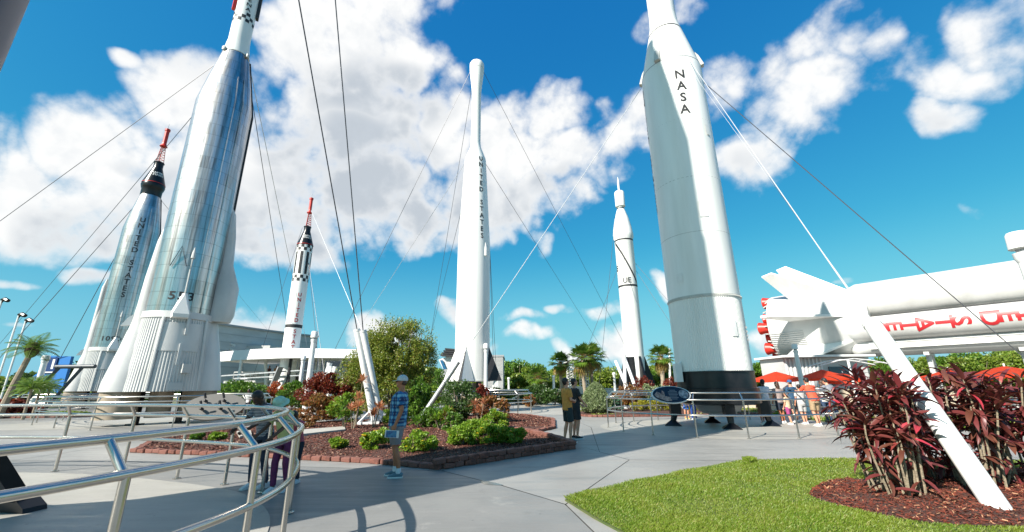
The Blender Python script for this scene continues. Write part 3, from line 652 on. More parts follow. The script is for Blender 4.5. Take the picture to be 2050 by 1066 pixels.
# ---- titan-like white rocket
prof = [(1.40, 1.98), (1.40, 4.92), (1.395, 16.35), (.82, 18.9), (.66, 19.9), (.66, 23.6), (.4, 25.2), (.06, 26.6)]
t = empty('rocket', axis_base(TIT), 'tall white rocket on a black base with four black letters near its top', 'rocket'); rf = interp(prof)
MB().lathe([(1.40, 4.95), (1.40, 16.35), (.82, 18.9), (.70, 19.5), (.66, 20.1), (.66, 23.6), (.4, 25.2), (.06, 26.6)], n=96).build('body', white, t)
MB().lathe([(1.385, 2.0), (1.385, 4.93)], n=480, flute=1, fd=.022).build('corrugated_skirt', white, t)
b = MB(); b.lathe([(1.42, 4.86), (1.42, 4.98)], n=96)
for i in range(120): a = 2 * PI * i / 120; b.box((1.425 * math.cos(a), 1.425 * math.sin(a), 4.92), (.03, .03, .03))
b.build('rivet_ring', offw, t, smooth=False)
MB().lathe([(1.42, 1.98), (1.44, 1.42), (1.52, 1.40), (1.52, .86), (1.3, .80)], n=64).lathe([(1.455, 1.98), (1.455, 2.03), (1.40, 2.04)], n=64).build('base_ring', black, t)
b = MB(); ring_of(b, rf, 18.88, .07); b.build('seam_band', blackm, t)
b = MB(); ring_of(b, rf, 16.38, .05, .012); b.build('seam_band', greyp, t)
b = MB(); cyl_text(b, 'NASA', math.radians(-99.5), 15.36, .46, rf, .95, .63); b.build('lettering', blackm, t, smooth=False)
for w_, z_ in (('UNITED', 15.6), ('STATES', 15.6 - .52 * 7)): b = MB(); cyl_text(b, w_, math.radians(163), z_, .42, rf, .95, .52); b.build('lettering', blackm, t, smooth=False)
for az in (-22, 158, -130, 70):
    a = math.radians(az); R = Matrix.Rotation(a, 3, 'Z'); b = MB(); b.prism([R @ Vector(p) for p in ((1.2, -.13, 17.25), (1.34, -.13, 17.0), (1.52, -.13, 16.45), (1.36, -.13, 16.4))], .26, R @ Vector((0, 1, 0))); b.build('antenna_fairing', offw, t, smooth=False)
for z_, w_ in ((7.6, .02), (10.1, .02), (13.0, .02)): b = MB(); ring_of(b, rf, z_, w_, .004); b.build('weld_seam', offw, t)
for (az_, z0_, z1_, dw) in ((-148, 5.55, 5.95, .10), (-95, 8.2, 8.9, .12), (-60, 12.2, 12.7, .09), (-75, 3.3, 3.9, .1)):
    b = MB(); a_ = math.radians(az_); band(b, lambda z: 1.405, z0_, z1_, a_ - dw, a_ + dw, .022, 4); b.build('hatch', whiteb, t)
b = MB()
for k in range(4): b.box((1.41 * math.cos(math.radians(-40)), 1.41 * math.sin(math.radians(-40)), 3.2 + k * .16), (.05, .12, .07))
b.build('vent', greyp, t, smooth=False)
b = MB().box((-1.56, -.3, 2.0), (.26, .26, .7)).tube([(-1.58, -.3, 2.2), (-1.3, -.25, 2.5)], .06, 6); b.build('side_box', whiteb, t, smooth=False)
stand_legs(t, TIT, gp((1348.4, 852.3), (1426.3, 846.6), (1466, 859.3), (1543, 853)), .95, 1.1)
b = MB().lathe([(.9, .82), (.75, .55), (.35, .42)], n=24).lathe([(.62, .9), (.62, .45)], n=24, cap=False); b.build('engine_bell', greyp, t)
F3 = G(2013, 1036); A3 = Vector((TIT[0] + .3, TIT[1] - 1.42, ZAT((TIT[0], TIT[1] - 1.4), 1358, 124)))
F2 = G(832, 853); A2 = Vector((TIT[0] - 1.45, TIT[1] + .2, ZAT((TIT[0] - 1.4, TIT[1]), 1283, 172)))
def onseg(F, A, px):
    best = None; d = ray(*px); d = Vector(d / np.linalg.norm(d)); o = Vector((0, 0, EYE))
    for i in range(1001):
        p = F.lerp(A, i / 1000) - o; e = (p - d * p.dot(d)).length / p.length
        if best is None or e < best[0]: best = (e, i / 1000)
    return best[1], F.lerp(A, best[1])
def sleeve(label, F, T, r, m, cap=None, taper=1., n=18):
    e = empty('guy_pole', F, label, 'pole'); D = T - F
    MB().tube([Vector((0, 0, -.05)), D], [r, r * taper], n).build('tube', m, e)
    d = D.normalized(); MB().tube([D - d * .04, D + d * .05], r * taper * 1.06, n).build('end_cap', cap or m, e)
    MB().lathe([(r * 1.5, -.02), (r * 1.5, .05), (r * 1.1, .07)], n=18).build('base_collar', cap or galv, e)
    b = MB(); b.box((0, 0, .0), (r * 4, r * 4, .05)); b.build('base_plate', galv, e, smooth=False); return e
k3, T3 = onseg(F3, A3, (1730, 655)); sleeve('thick white guy pole leaning left over the ti plants', F3, T3, .13, white, taper=1.); cable(t, T3, A3, cable_l, .012, ext=False)
k2, T2 = onseg(F2, A2, (932, 737)); sleeve('grey speckled guy pole leaning right in the central bed', F2, T2, .12, galv, taper=.8); cable(t, T2, A2, cable_l, .014, ext=False)
cable(t, (TIT[0] + 1.42, TIT[1] - .1, ZAT((TIT[0] + 1.42, TIT[1]), 1411, 160)), AY(2045, 712, 14.), cable_m, .018, ext=False)
cable(t, (TIT[0] + .5, TIT[1] - 1.3, A3.z - .8), T3 + Vector((.05, 0, 0)), cable_l, .006, ext=False)
# ---- nearby rocket beside the photographer (only a sliver in frame, it throws the long shadow)
t = empty('rocket', axis_base(NEAR), 'nearest rocket at the far left, only a white and navy edge in view', 'rocket')
MB().lathe([(1.40, 2.6), (1.40, 26.6), (1.15, 28.3), (1.0, 29.6), (.75, 31.2), (.38, 32.6), (.34, 33.2)], n=64).build('body', white, t)
R = Matrix.Rotation(math.radians(-33), 3, 'Z'); b = MB()
band(b, lambda z: 1.40, 2.7, 22, math.radians(-75), math.radians(43), .05, 24); b.build('raceway_panel', navy, t)
MB().lathe([(1.46, 2.6), (1.46, 2.2), (1.36, 2.1)], n=48).build('base_ring', black, t)
lf = [G(38, 1024), Vector((-10.9, 5.6, 0)), Vector((-5.3, .6, 0)), Vector((-9.7, .1, 0))]
for f in lf:
    f = f - axis_base(NEAR); tt = f.normalized() * 1.5; tt.z = 2.5; tt = f.lerp(tt, 1.0)
    b = MB(); b.beam(f + Vector((0, 0, .1)), tt, .17, .17); d = f.normalized(); s = Vector((-d.y, d.x, 0))
    b.prism([f - s * .30, f + s * .30, f + s * .27 + Vector((0, 0, .07)), f + s * .11 + Vector((0, 0, .16)), f - s * .11 + Vector((0, 0, .16)), f - s * .27 + Vector((0, 0, .07))], .26, d); b.build('leg', black, t, smooth=False)
F1 = Vector((-5.7, 17.9, 0))
for (px, py, z, dx) in ((715, 662, 20.4, 0.), (727, 664, 30.8, .22)):
    A = Vector((NEAR[0] + .9, NEAR[1] + 1.07, z)); T = AY(px, py, 17.3)
    sleeve(['white guy tube leaning left at the bushy tree', 'white guy tube crossing in front of its twin at the bushy tree'][dx > 0], F1 + Vector((dx, -.15 + dx, .25)), T, .135, whiteb); cable(t, T, A, cable_m, .022, ext=False)
def frustum_nacelle(b, R, base, top, n=20):   # half cone pods : list of (offset radius, z, r)
    pass
def pod(root, name, az, secs, m, n=20, flat=1.):
    R = Matrix.Rotation(az, 3, 'Z'); vs = []; fs = []
    for (o, z, rr) in secs:
        for j in range(n):
            a = 2 * PI * j / n; vs.append(R @ Vector((o + rr * math.cos(a), rr * flat * math.sin(a), z)))
    for i in range(len(secs) - 1):
        for j in range(n): fs.append((i * n + j, i * n + (j + 1) % n, (i + 1) * n + (j + 1) % n, (i + 1) * n + j))
    fs.append(tuple(range(n))[::-1]); fs.append(tuple((len(secs) - 1) * n + j for j in range(n)))
    return MB().add(vs, fs).build(name, m, root)
# ---- silver atlas pair
def atlas(p, label, big, top, num, naz, words=None):
    t = empty('rocket', axis_base(p), label, 'rocket', 'silver rockets')
    if big: tank = [(1.40, 5.2), (1.40, 17.75), (1.1, 19.6), (.72, 21.62)]
    else: tank = [(1.40, 5.2), (1.40, 16.9), (1.1, 19.0), (.80, 20.65)]
    MB().lathe(tank, n=96).build('tank', atlas_m, t); rf = interp(tank)
    cam_az = math.atan2(-p[1], -p[0]); fx = -cam_az
    # skirt
    sk = lambda z: 1.43 + (4.9 - z) * .06
    MB().lathe([(sk(z), z) for z in (1.5, 4.92)], n=320, flute=1, fd=.03).build('corrugated_skirt', white_l, t)
    MB().lathe([(1.38, 5.28), (1.47, 5.26), (1.50, 4.95), (1.42, 4.9)], n=72).build('skirt_ring', white_l, t)
    for (a0, a1, z0, z1) in ((-.62, .55, 3.35, 4.72), (-.1, .28, 1.55, 1.9)):
        b = MB(); band(b, sk, z0, z1, cam_az + .15 + a0, cam_az + .15 + a1, .05, 16); b.build('access_panel', white_l, t)
    b = MB(); R = Matrix.Rotation(cam_az + .42, 3, 'Z'); b.box(R @ Vector((1.68, 0, 2.55)), (.12, .34, .42), R); b.build('vent_hood', white_l, t, smooth=False)
    b = MB(); R = Matrix.Rotation(cam_az + .2, 3, 'Z'); b.box(R @ Vector((1.58, 0, 3.2)), (.1, .12, 1.0), R); b.box(R @ Vector((1.56, .1, 4.6)), (.1, .12, .9), R); b.build('bracket', white_l, t, smooth=False)
    for o in (-.52, .72):
        R = Matrix.Rotation(cam_az + .15 + o, 3, 'Z'); b = MB(); b.tube([R @ Vector((1.66, 0, 1.5)), R @ Vector((1.50, 0, 4.95))], .07, 8); b.build('skirt_rib', white_l, t)
    # booster pods either side
    q = cam_az + PI / 2
    pod(t, 'booster_pod', q + PI, [(1.45, 1.5, .86), (1.42, 2.0, .84), (1.32, 3.4, .66), (1.30, 4.7, .46), (1.36, 5.6, .34), (1.36, 7.0, .30), (1.36, 9.0, .17), (1.37, 9.7, .05)], white_l)
    pod(t, 'booster_pod', q, [(1.5, 1.5, .86), (1.46, 2.0, .84), (1.34, 3.4, .70), (1.24, 4.9, .48)], white_l)
    if big: pod(t, 'equipment_pod', q - .12, [(1.62, 5.0, .62), (1.66, 5.4, .70), (1.70, 6.9, .66), (1.56, 8.2, .34), (1.45, 9.8, .33), (1.3, 11.2, .28), (1.25, 11.6, .12)], white_l, 16, .8)
    else: pod(t, 'equipment_pod', q + PI, [(1.5, 5.0, .2), (1.5, 10.8, .17), (1.45, 11.6, .05)], white_l, 12)
    R = Matrix.Rotation(q + PI, 3, 'Z'); b = MB(); b.prism([R @ Vector(v) for v in ((1.5, 0, 4.6), (2.1, 0, 4.55), (1.9, 0, 4.95), (1.6, 0, 5.25))], .3, R @ Vector((0, 1, 0))); b.build('pod_shoulder', white, t, smooth=False)
    # vernier nozzle fairing
    a = cam_az + (.03 if big else .1); R = Matrix.Rotation(a, 3, 'Z')
    b = MB().add([R @ Vector(v) for v in ((1.39, -.38, 5.22), (1.72, -.32, 5.12), (1.72, .32, 5.12), (1.39, .38, 5.22), (1.39, -.10, 6.2), (1.50, 0, 6.15), (1.39, .10, 6.2), (1.39, -.38, 4.9), (1.7, -.3, 4.95), (1.7, .3, 4.95), (1.39, .38, 4.9))],
        [(0, 1, 5, 4), (1, 2, 5), (2, 3, 6, 5), (0, 7, 8, 1), (1, 8, 9, 2), (2, 9, 10, 3), (7, 10, 9, 8)]); b.build('vernier_fairing', white, t, smooth=False)
    b = MB().tube([R @ Vector((1.44, 0, 6.1)), R @ Vector((1.44, 0, 8.0))], .035, 8).tube([R @ Vector((1.44, 0, 8.0)), R @ Vector((1.44, 0, 8.3)), R @ Vector((1.42, 0, 8.6))], [.09, .07, .01], 8); b.build('antenna', white_l, t)
    # raceways down the tank
    for o in (.30, .62):
        R = Matrix.Rotation(cam_az + o, 3, 'Z'); MB().tube([R @ Vector((1.42, 0, 5.3)), R @ Vector((1.42, 0, tank[1][1])), R @ Vector((tank[2][0] + .02, 0, tank[2][1]))], .03 if o < .5 else .045, 6).build('raceway', atlas_m, t)
    R = Matrix.Rotation(cam_az + PI / 2 - .05, 3, 'Z'); b = MB().tube([R @ Vector((1.44, 0, 5.3)), R @ Vector((1.44, 0, tank[1][1])), R @ Vector((tank[-1][0] + .05, 0, tank[-1][1] - .1))], .06, 6); b.build('raceway', blackm, t)
    b = MB(); cyl_text(b, num, math.radians(naz), 6.05, .42, rf, 1.1, math.radians(15.3 if big else 14.6), along=True); b.build('lettering', blackm, t, smooth=False)
    if big:
        b = MB(); R = Matrix.Rotation(cam_az - .32, 3, 'Z'); b.tube([R @ Vector((1.44, -.35, 7.5)), R @ Vector((1.52, 0, 8.55)), R @ Vector((1.44, .32, 7.55))], .022, 5); b.build('lifting_bracket', cable_m, t)
    # engine bells and thrust posts
    for o, rr in ((-1.5, .78), (1.5, .78), (0, .5)):
        d = Vector((math.cos(q), math.sin(q), 0)) * o
        MB().lathe([(rr, .30), (rr * .97, .5), (rr * .93, 1.5), (rr * .9, 1.6)], n=24, c=(d.x, d.y)).build('engine_bell', tan_m, t)
    for o in (-.75, .85):
        d = Vector((math.cos(q), math.sin(q), 0)) * o; MB().box((d.x, d.y, .8), (.2, .2, 1.6)).box((d.x, d.y, .03), (.5, .5, .06)).build('leg', black, t, smooth=False)
    if words:
        b = MB(); cyl_text(b, words, math.radians(-50.5), 17.62, .5, rf, .95, .627); b.build('lettering', blackm, t, smooth=False)
    return t, rf, cam_az
ta, rfa, ca = atlas(ATL, 'large polished silver rocket numbered 553 with white skirt and checkered collar', True, 0, '553', -69)
b = MB().lathe([(.73, 21.62), (.66, 22.1), (.58, 22.75), (.575, 24.6), (.575, 29.3), (.4, 30.6), (.06, 31.6)], n=64); b.build('upper_stage', white, ta)
uf = interp([(.73, 21.62), (.66, 22.1), (.58, 22.75), (.575, 24.6), (.575, 29.3)])
b = MB()
for row in range(3):
    for k in range(16):
        if (k + row) % 2 == 0 and not (row == 2 and k % 4 == 0): band(b, uf, 24.05 + row * .24, 24.29 + row * .24, k * PI / 8, (k + 1) * PI / 8, .008, 3)
b.build('checker_band', blackm, ta)['kind'] = 'stuff'
b = MB(); cyl_text(b, 'AGENA', ca + .15, 26.55, .26, uf, 1.1, .38); b.build('lettering', blackm, ta, smooth=False)
for s, m in ((1, blackm), (-1, redp)):
    R = Matrix.Rotation(ca + s * 1.45, 3, 'Z'); MB().box(R @ Vector((.66, 0, 26.1)), (.16, .3, 2.2), R).build('side_fairing', m, ta, smooth=False)
b = MB(); ring_of(b, rfa, 21.6, .06, .02)
for o in (-.95, .75): R = Matrix.Rotation(ca + o, 3, 'Z'); b.box(R @ Vector((.80, 0, 21.6)), (.14, .18, .22), R)
b.build('guy_collar', offw, ta, smooth=False)
oA = axis_base(ATL)
cable(ta, (ATL[0] - .72, ATL[1], 21.6), AY(0, 443, 23) + (AY(0, 443, 23) - Vector((ATL[0] - .72, ATL[1], 21.6))) * .9, cable_m, .018)
cable(ta, (ATL[0] - .5, ATL[1] + .6, 21.4), AY(7, 680, 50), cable_m, .02)
cable(ta, (ATL[0] + .78, ATL[1], 21.5), AY(575, 500, 36) , cable_l, .02)
cable(ta, (ATL[0] + .82, ATL[1], 20.9), AY(575, 650, 44), cable_m, .022)
tm, rfm, cmz = atlas(MER, 'smaller polished silver rocket far left with a black capsule and red escape tower', False, 0, '109D', -75.6, 'UNITED STATES')
MB().lathe([(.84, 20.6), (.84, 21.3), (.90, 21.4), (.98, 21.75), (.93, 21.95)], n=48).build('adapter', black, tm)
def capsule(t, z, s=1.):
    b = MB().lathe([(.96 * s, z), (.95 * s, z + .1), (.40 * s, z + 1.95 * s), (.40 * s, z + 2.45 * s), (.46 * s, z + 2.5 * s), (.42 * s, z + 2.6 * s)], n=48); cap_ = b.build('capsule', black, t)
    b = MB().lathe([(.965 * s, z + .02), (.955 * s, z + .07)], n=48, cap=False); b.build('capsule_trim', redp, cap_)
    z1 = z + 2.6 * s; H = 2.1 * s
    for k in range(3):
        a = k * 2 * PI / 3 + .4; p0 = Vector((.36 * s * math.cos(a), .36 * s * math.sin(a), z1)); p1 = Vector((.17 * s * math.cos(a), .17 * s * math.sin(a), z1 + H)); MB().tube([p0, p1], .03, 5).build('tower_leg', redp, t)
    b = MB()
    for i in range(7):
        f0, f1 = i / 7, (i + 1) / 7
        for k in range(3):
            a = k * 2 * PI / 3 + .4; a2 = (k + 1) * 2 * PI / 3 + .4; r0 = (.36 - .19 * f0) * s; r1 = (.36 - .19 * f1) * s
            b.tube([(r0 * math.cos(a), r0 * math.sin(a), z1 + H * f0), (r1 * math.cos(a2), r1 * math.sin(a2), z1 + H * f1)], .018, 4)
            b.tube([(r0 * math.cos(a), r0 * math.sin(a), z1 + H * f0), (r0 * math.cos(a2), r0 * math.sin(a2), z1 + H * f0)], .014, 4)
    b.build('tower_lattice', redp, t)
    zz = z1 + H; MB().lathe([(.34 * s, zz - .18), (.20 * s, zz + .12), (.19 * s, zz + .3), (.19 * s, zz + 1.7 * s), (.24 * s, zz + 1.72 * s), (.24 * s, zz + 1.95 * s), (.05, zz + 2.0 * s)], n=20).build('escape_rocket', redp, t)
    MB().tube([(0, 0, zz + 1.95 * s), (0, 0, zz + 2.6 * s)], .02, 4).build('spike', whiteb, t)
    cf = interp([(.95 * s, z + .1), (.40 * s, z + 1.95 * s)]); b = MB(); ca_ = math.atan2(-t.location.y, -t.location.x)
    for ln, zt in (('UNITED', z + 1.2 * s), ('STATES', z + .92 * s)): cyl_text(b, ln, ca_ + .25 - .22 * 2.5, zt, .2 * s, cf, 1.1, .22, along=True)
    b.build('lettering', whiteb, t, smooth=False)
capsule(tm, 21.95)
cable(tm, (MER[0] - .8, MER[1], 20.6), AY(50, 660, 42), cable_m, .03); cable(tm, (MER[0] - 1.4, MER[1], 16.3), AY(124, 712, 44), cable_m, .03)
cable(tm, (MER[0] + .8, MER[1], 20.6), AY(420, 520, 60), cable_m, .02)
# ---- small redstone
t = empty('rocket', axis_base(RED), 'slender white and black striped rocket with red lettering behind the canopy', 'rocket')
rp = [(.82, 1.2), (.82, 17.2)]; rf = interp(rp); MB().lathe(rp, n=48).build('body', white, t)
caz = math.atan2(-RED[1], -RED[0]); b = MB()
for z0, nn in ((12.9, 0), (16.5, 1)):
    for row in range(2):
        for k in range(16):
            if (k + row + nn) % 2 == 0: band(b, rf, z0 + row * .36, z0 + .36 + row * .36, k * PI / 8, (k + 1) * PI / 8, .01, 3)
for k in range(8): band(b, rf, 13.75, 16.35, k * PI / 4 + .05, k * PI / 4 + .05 + PI / 9, .01, 3)
b.build('checker_markings', blackm, t)['kind'] = 'stuff'; b = MB(); ring_of(b, rf, 7.95, .35, .01); b.build('black_band', blackm, t)
b = MB(); zU = ZAT(RED, 600.6, 593); zS = ZAT(RED, 591, 643); st = (zU - zS) / 5
cyl_text(b, 'UNITED', caz + .2, zU, st * .74, rf, .95, st); b.build('lettering', redl, t, smooth=False); b = MB(); cyl_text(b, 'STATES', caz + .2, ZAT(RED, 587, 665), st * .74, rf, .95, st); b.build('lettering', redl, t, smooth=False)
capsule(t, 17.25, .9)
for k in range(4):
    R = Matrix.Rotation(k * PI / 2 + .5, 3, 'Z'); MB().prism([R @ Vector(v) for v in ((.8, 0, 1.2), (1.7, 0, 1.2), (1.5, 0, 2.0), (.8, 0, 3.2))], .06, R @ Vector((0, 1, 0))).build('fin', blackm, t, smooth=False)
cable(t, (RED[0] + .3, RED[1] - .3, 21.5), AY(715, 640, 34), cable_l, .022); cable(t, (RED[0] + .6, RED[1], 15.5), AY(641, 690, 40), cable_m, .02); cable(t, (RED[0] + .6, RED[1], 15.4), AY(634, 690, 36), cable_m, .02)
cable(t, (RED[0] - .6, RED[1], 19.5), AY(528, 690, 46), cable_m, .018)
# ---- slim white rocket in the middle
t = empty('rocket', axis_base(DEL), 'slim white rocket with a bulging top standing in the middle', 'rocket')
dp = [(1.12, 1.85), (1.13, 4), (1.10, 10.9), (.78, 17.55), (.38, 18.75), (.36, 23.6), (.42, 24.2), (.56, 25.4), (.59, 25.9), (.57, 26.35)]; rf = interp(dp)
MB().lathe([(1.10, 1.86), (1.12, 4), (1.11, 10.9), (.78, 17.6), (.76, 17.75), (.40, 18.75), (.36, 19.1), (.355, 23.5), (.40, 24.1), (.55, 25.5), (.58, 25.95), (.575, 26.3), (.5, 26.45), (.05, 26.6)], n=72).build('body', white, t)
b = MB()
for z in (10.9, 17.65, 25.8): ring_of(b, rf, z, .03, .008)
b.build('seam_band', offw, t)
b = MB(); z0 = ZAT(DEL, 963, 327); z1 = ZAT(DEL, 965, 481); st = (z0 - z1) / 12; cyl_text(b, 'UNITED STATES', math.radians(-55), z0, st * .72, rf, .92, st); b.build('lettering', blackm, t, smooth=False)
for k in range(4):
    R = Matrix.Rotation(math.radians(-103) + k * PI / 2, 3, 'Z'); b = MB()
    b.add([R @ Vector(v) for v in ((1.1, -.5, 1.87), (1.1, .5, 1.87), (1.95, 0, 1.87), (1.10, 0, 4.0))], [(0, 2, 3), (2, 1, 3), (0, 1, 2), (0, 3, 1)]); b.build('fin', white, t, smooth=False)
    b = MB().add([R @ Vector(v) for v in ((1.12, -.52, 1.88), (1.97, -.01, 1.88), (1.12, -.012, 4.0))], [(0, 1, 2)]); b.build('fin_marking', blackm, t, smooth=False)
R = Matrix.Rotation(math.radians(-40), 3, 'Z'); MB().tube([R @ Vector((1.13, 0, 10.0)), R @ Vector((1.13, 0, 10.5)), R @ Vector((1.11, 0, 10.95))], [.09, .08, .01], 8).build('antenna_fairing', whiteb, t)
for k in range(4):
    R = Matrix.Rotation(math.radians(-58) + k * PI / 2, 3, 'Z'); MB().box(R @ Vector((.95, 0, .93)), (.24, .24, 1.86), R).build('leg', black, t, smooth=False)
MB().lathe([(1.16, 1.84), (1.16, 1.9)], n=48).build('base_ring', offw, t); MB().box((0, 0, .9), (1.1, 1.1, 1.7)).build('pedestal', tan_m, t, smooth=False)
zt = 25.6
for (px, py, Y, z, m, dx) in ((664, 713, 32, 25.6, cable_m, -.56), (867, 644, 36, 24., cable_m, -.4), (758, 596, 40, 17.6, cable_l, -.7), (1250, 690, 52, 25.6, cable_m, .56), (1200, 690, 60, 17.5, cable_m, .7), (880, 600, 40, 17.4, cable_m, -.2), (987, 700, 34, 10.5, cable_m, 1.1), (991, 700, 36, 17.4, cable_m, .74)):
    cable(t, (DEL[0] + dx, DEL[1], z), AY(px, py, Y), m, .016)
# ---- white rocket with black fins further right
t = empty('rocket', axis_base(JUN), 'white rocket with a black spiral stripe and black fins in the distance', 'rocket')
jp = [(1.21, 4.95), (1.23, 14.1), (1.24, 20.6)]; rf = interp(jp)
MB().lathe([(1.05, 1.2), (1.2, 4.9), (1.24, 20.75), (1.36, 21.0), (1.36, 21.5), (1.26, 22.3), (.95, 23.9), (.50, 25.35), (.42, 25.6), (.66, 25.75), (.68, 27.9), (.60, 28.05), (.14, 28.15), (.14, 29.6), (.02, 30.45)], n=64).build('body', white, t)
b = MB(); ring_of(b, rf, 14.05, .26); ring_of(b, rf, 20.5, .22); b.lathe([(.53, 25.3), (.47, 25.5)], n=48, cap=False)
ns = 40
vs = []; fs = []
for i in range(ns + 1):
    f = i / ns; a = math.radians(-172 + f * 146); z = 20.2 - f * 6.0 + .25 * math.sin(2 * PI * f)
    for dz in (-.26, .26): vs.append(((rf(z) + .012) * math.cos(a), (rf(z) + .012) * math.sin(a), z + dz))
for i in range(ns): fs.append((2 * i, 2 * i + 2, 2 * i + 3, 2 * i + 1))
b.build('black_band', blackm, t); b = MB(); b.add(vs, fs); b.build('spiral_stripe', blackm, t)
b = MB(); cyl_text(b, 'UE', math.radians(-119), 14.75, .72, rf, .95, math.radians(27), along=True); b.build('lettering', blackm, t, smooth=False)
b = MB(); cyl_text(b, 'E', math.radians(-172), 16.6, .8, rf, .9, 1); b.build('lettering', blackm, t, smooth=False)
for k in range(4):
    R = Matrix.Rotation(math.radians(-165 + 90 * k), 3, 'Z'); MB().prism([R @ Vector(v) for v in ((1.1, 0, 1.0), (2.4, 0, .8), (2.2, 0, 2.0), (1.2, 0, 4.9))], .9 if k % 2 == 0 else .3, R @ Vector((0, 1, 0))).build('fin', black, t, smooth=False)
band_b = MB(); band(band_b, lambda z: 1.22, 1.2, 4.85, math.radians(-175), math.radians(-108), .02, 12); band_b.build('black_quarter', black, t)
MB().box((-1.9, -.6, .9), (1.3, 1.3, 1.3)).build('equipment_box', black, t, smooth=False)
for (px, py, Y, z, dx) in ((1182, 681, 48, 16.5, -1.2), (1339, 642, 50, 16.5, 1.2), (1310, 571, 50, 17.5, 1.2), (1210, 660, 44, 24.5, -.8)): cable(t, (JUN[0] + dx, JUN[1], z), AY(px, py, Y), cable_m, .022)
# ---- the big rocket lying on its side
d1, d2 = 32.9, 27.7
P1 = Vector(ray(1770, 640)) * d1; P2 = Vector(ray(2040, 608)) * d2; zc = (P1.z + P2.z) / 2 + EYE
P1.z = zc; P2.z = zc; AX = (P2 - P1).normalized(); CC = Vector((AX.y, -AX.x, 0));
if CC.dot(-P1) < 0: CC = -CC
UPV = Vector((0, 0, 1))
def projx(p): q = np.array(p) - np.array([0, 0, EYE]); return CXP + FPX * (q @ _R) / (q @ _f)
s0 = 0
for i in range(2000):
    s0 -= .01
    if projx(P1 + AX * s0) < 1562: break
O0 = P1 + AX * s0
t = empty('rocket', (O0.x, O0.y, 0), 'huge white rocket lying on its side with red engine nozzles and red lettering', 'rocket')
OL = Vector((O0.x, O0.y, 0))
def L3(s, c, z): return O0 + AX * s + CC * c + UPV * z - OL
def ltube(b, c, z, s_a, s_b, r, n=40, ends=True, r2=None):
    prof = [(s_a, r * .05), (s_a + r * .35, r * .75), (s_a + r * .9, r)] if ends else [(s_a, r)]
    prof += [(s_b, r2 or r)]; vs = []; fs = []
    for (s, rr) in prof:
        for j in range(n): a = 2 * PI * j / n; vs.append(L3(s, c + rr * math.cos(a), z + rr * math.sin(a)))
    for i in range(len(prof) - 1):
        for j in range(n): fs.append((i * n + j, i * n + (j + 1) % n, (i + 1) * n + (j + 1) % n, (i + 1) * n + j))
    fs.append(tuple(range(n))[::-1]); fs.append(tuple((len(prof) - 1) * n + j for j in range(n))); b.add(vs, fs)
LEN = 26
for (c, z, r) in ((.6, 1.42, 1.5), (1.75, -.92, .94), (1.0, -2.12, .82), (-.6, -2.1, .85), (-1.7, -.6, 1.0)):
    b = MB(); ltube(b, c, z, 5.0, LEN, r, 48); b.build('tank', white_l, t)
b = MB(); ltube(b, 0, 0, 3, LEN, 1.25, 24); b.build('core_tank', white_l, t)
b = MB(); b.beam(L3(5.8, 1.78, .06), L3(LEN, 1.78, .06), .10, .10); b.build('joint_line', blackm, t, smooth=False)
b = MB(); b.beam(L3(6.5, 1.82, -2.0), L3(LEN, 1.82, -2.0), .1, .1); b.beam(L3(6.5, 1.80, -2.4), L3(LEN, 1.80, -2.4), .14, .14); b.build('cable_duct', whiteb, t, smooth=False)
b = MB(); ltube(b, 0, .0, .0, 4.2, 3.0, 64, False); ltube(b, 0, .0, 4.2, 7.0, 3.0, 64, False, 2.45); b.build('tail_shroud', white_l, t)
b = MB()
for i in range(26):
    a = math.radians(-14 - i * 3.4); p = lambda s: L3(s, 3.03 * math.cos(a), 3.03 * math.sin(a)); b.tube([p(0.02), p(2.6)], .045, 5)
b.build('shroud_rib', white_l, t)
b = MB()
for k in range(26): a = 2 * PI * k / 26; b.beam(L3(-.05, 2.9 * math.cos(a), 2.9 * math.sin(a)), L3(-.35, 2.75 * math.cos(a), 2.75 * math.sin(a)), .1, .1)
b.build('tail_bracket', offw, t, smooth=False)
for ang in (5, 50, 95, 140, 185, 230, -40, -85):
    a = math.radians(ang); rd = lambda s, r: L3(s, r * math.cos(a), r * math.sin(a)); nn = (CC * -math.sin(a) + UPV * math.cos(a))
    MB().prism([rd(5.8, 2.6), rd(2.0, 2.6), rd(.5, 5.7), rd(1.35, 5.9)], .2, nn).build('fin', white, t, smooth=False)
for (c, z) in ((2.35, -.1), (.3, 2.5), (0, -2.45), (-2.3, 0), (.85, .85), (-.85, .85), (.85, -.85), (-.85, -.85), (1.6, -1.9)):
    b = MB(); vs = []; fs = []; n = 24; pr = [(0, .34), (-.35, .42), (-.85, .56), (-.9, .54), (-.92, .02)]
    for (s, rr) in pr:
        for j in range(n): q = 2 * PI * j / n; vs.append(L3(s, c + rr * math.cos(q), z + rr * math.sin(q)))
    for i in range(len(pr) - 1):
        for j in range(n): fs.append((i * n + j, i * n + (j + 1) % n, (i + 1) * n + (j + 1) % n, (i + 1) * n + j))
    b.add(vs, fs).build('engine_nozzle', redp, t)
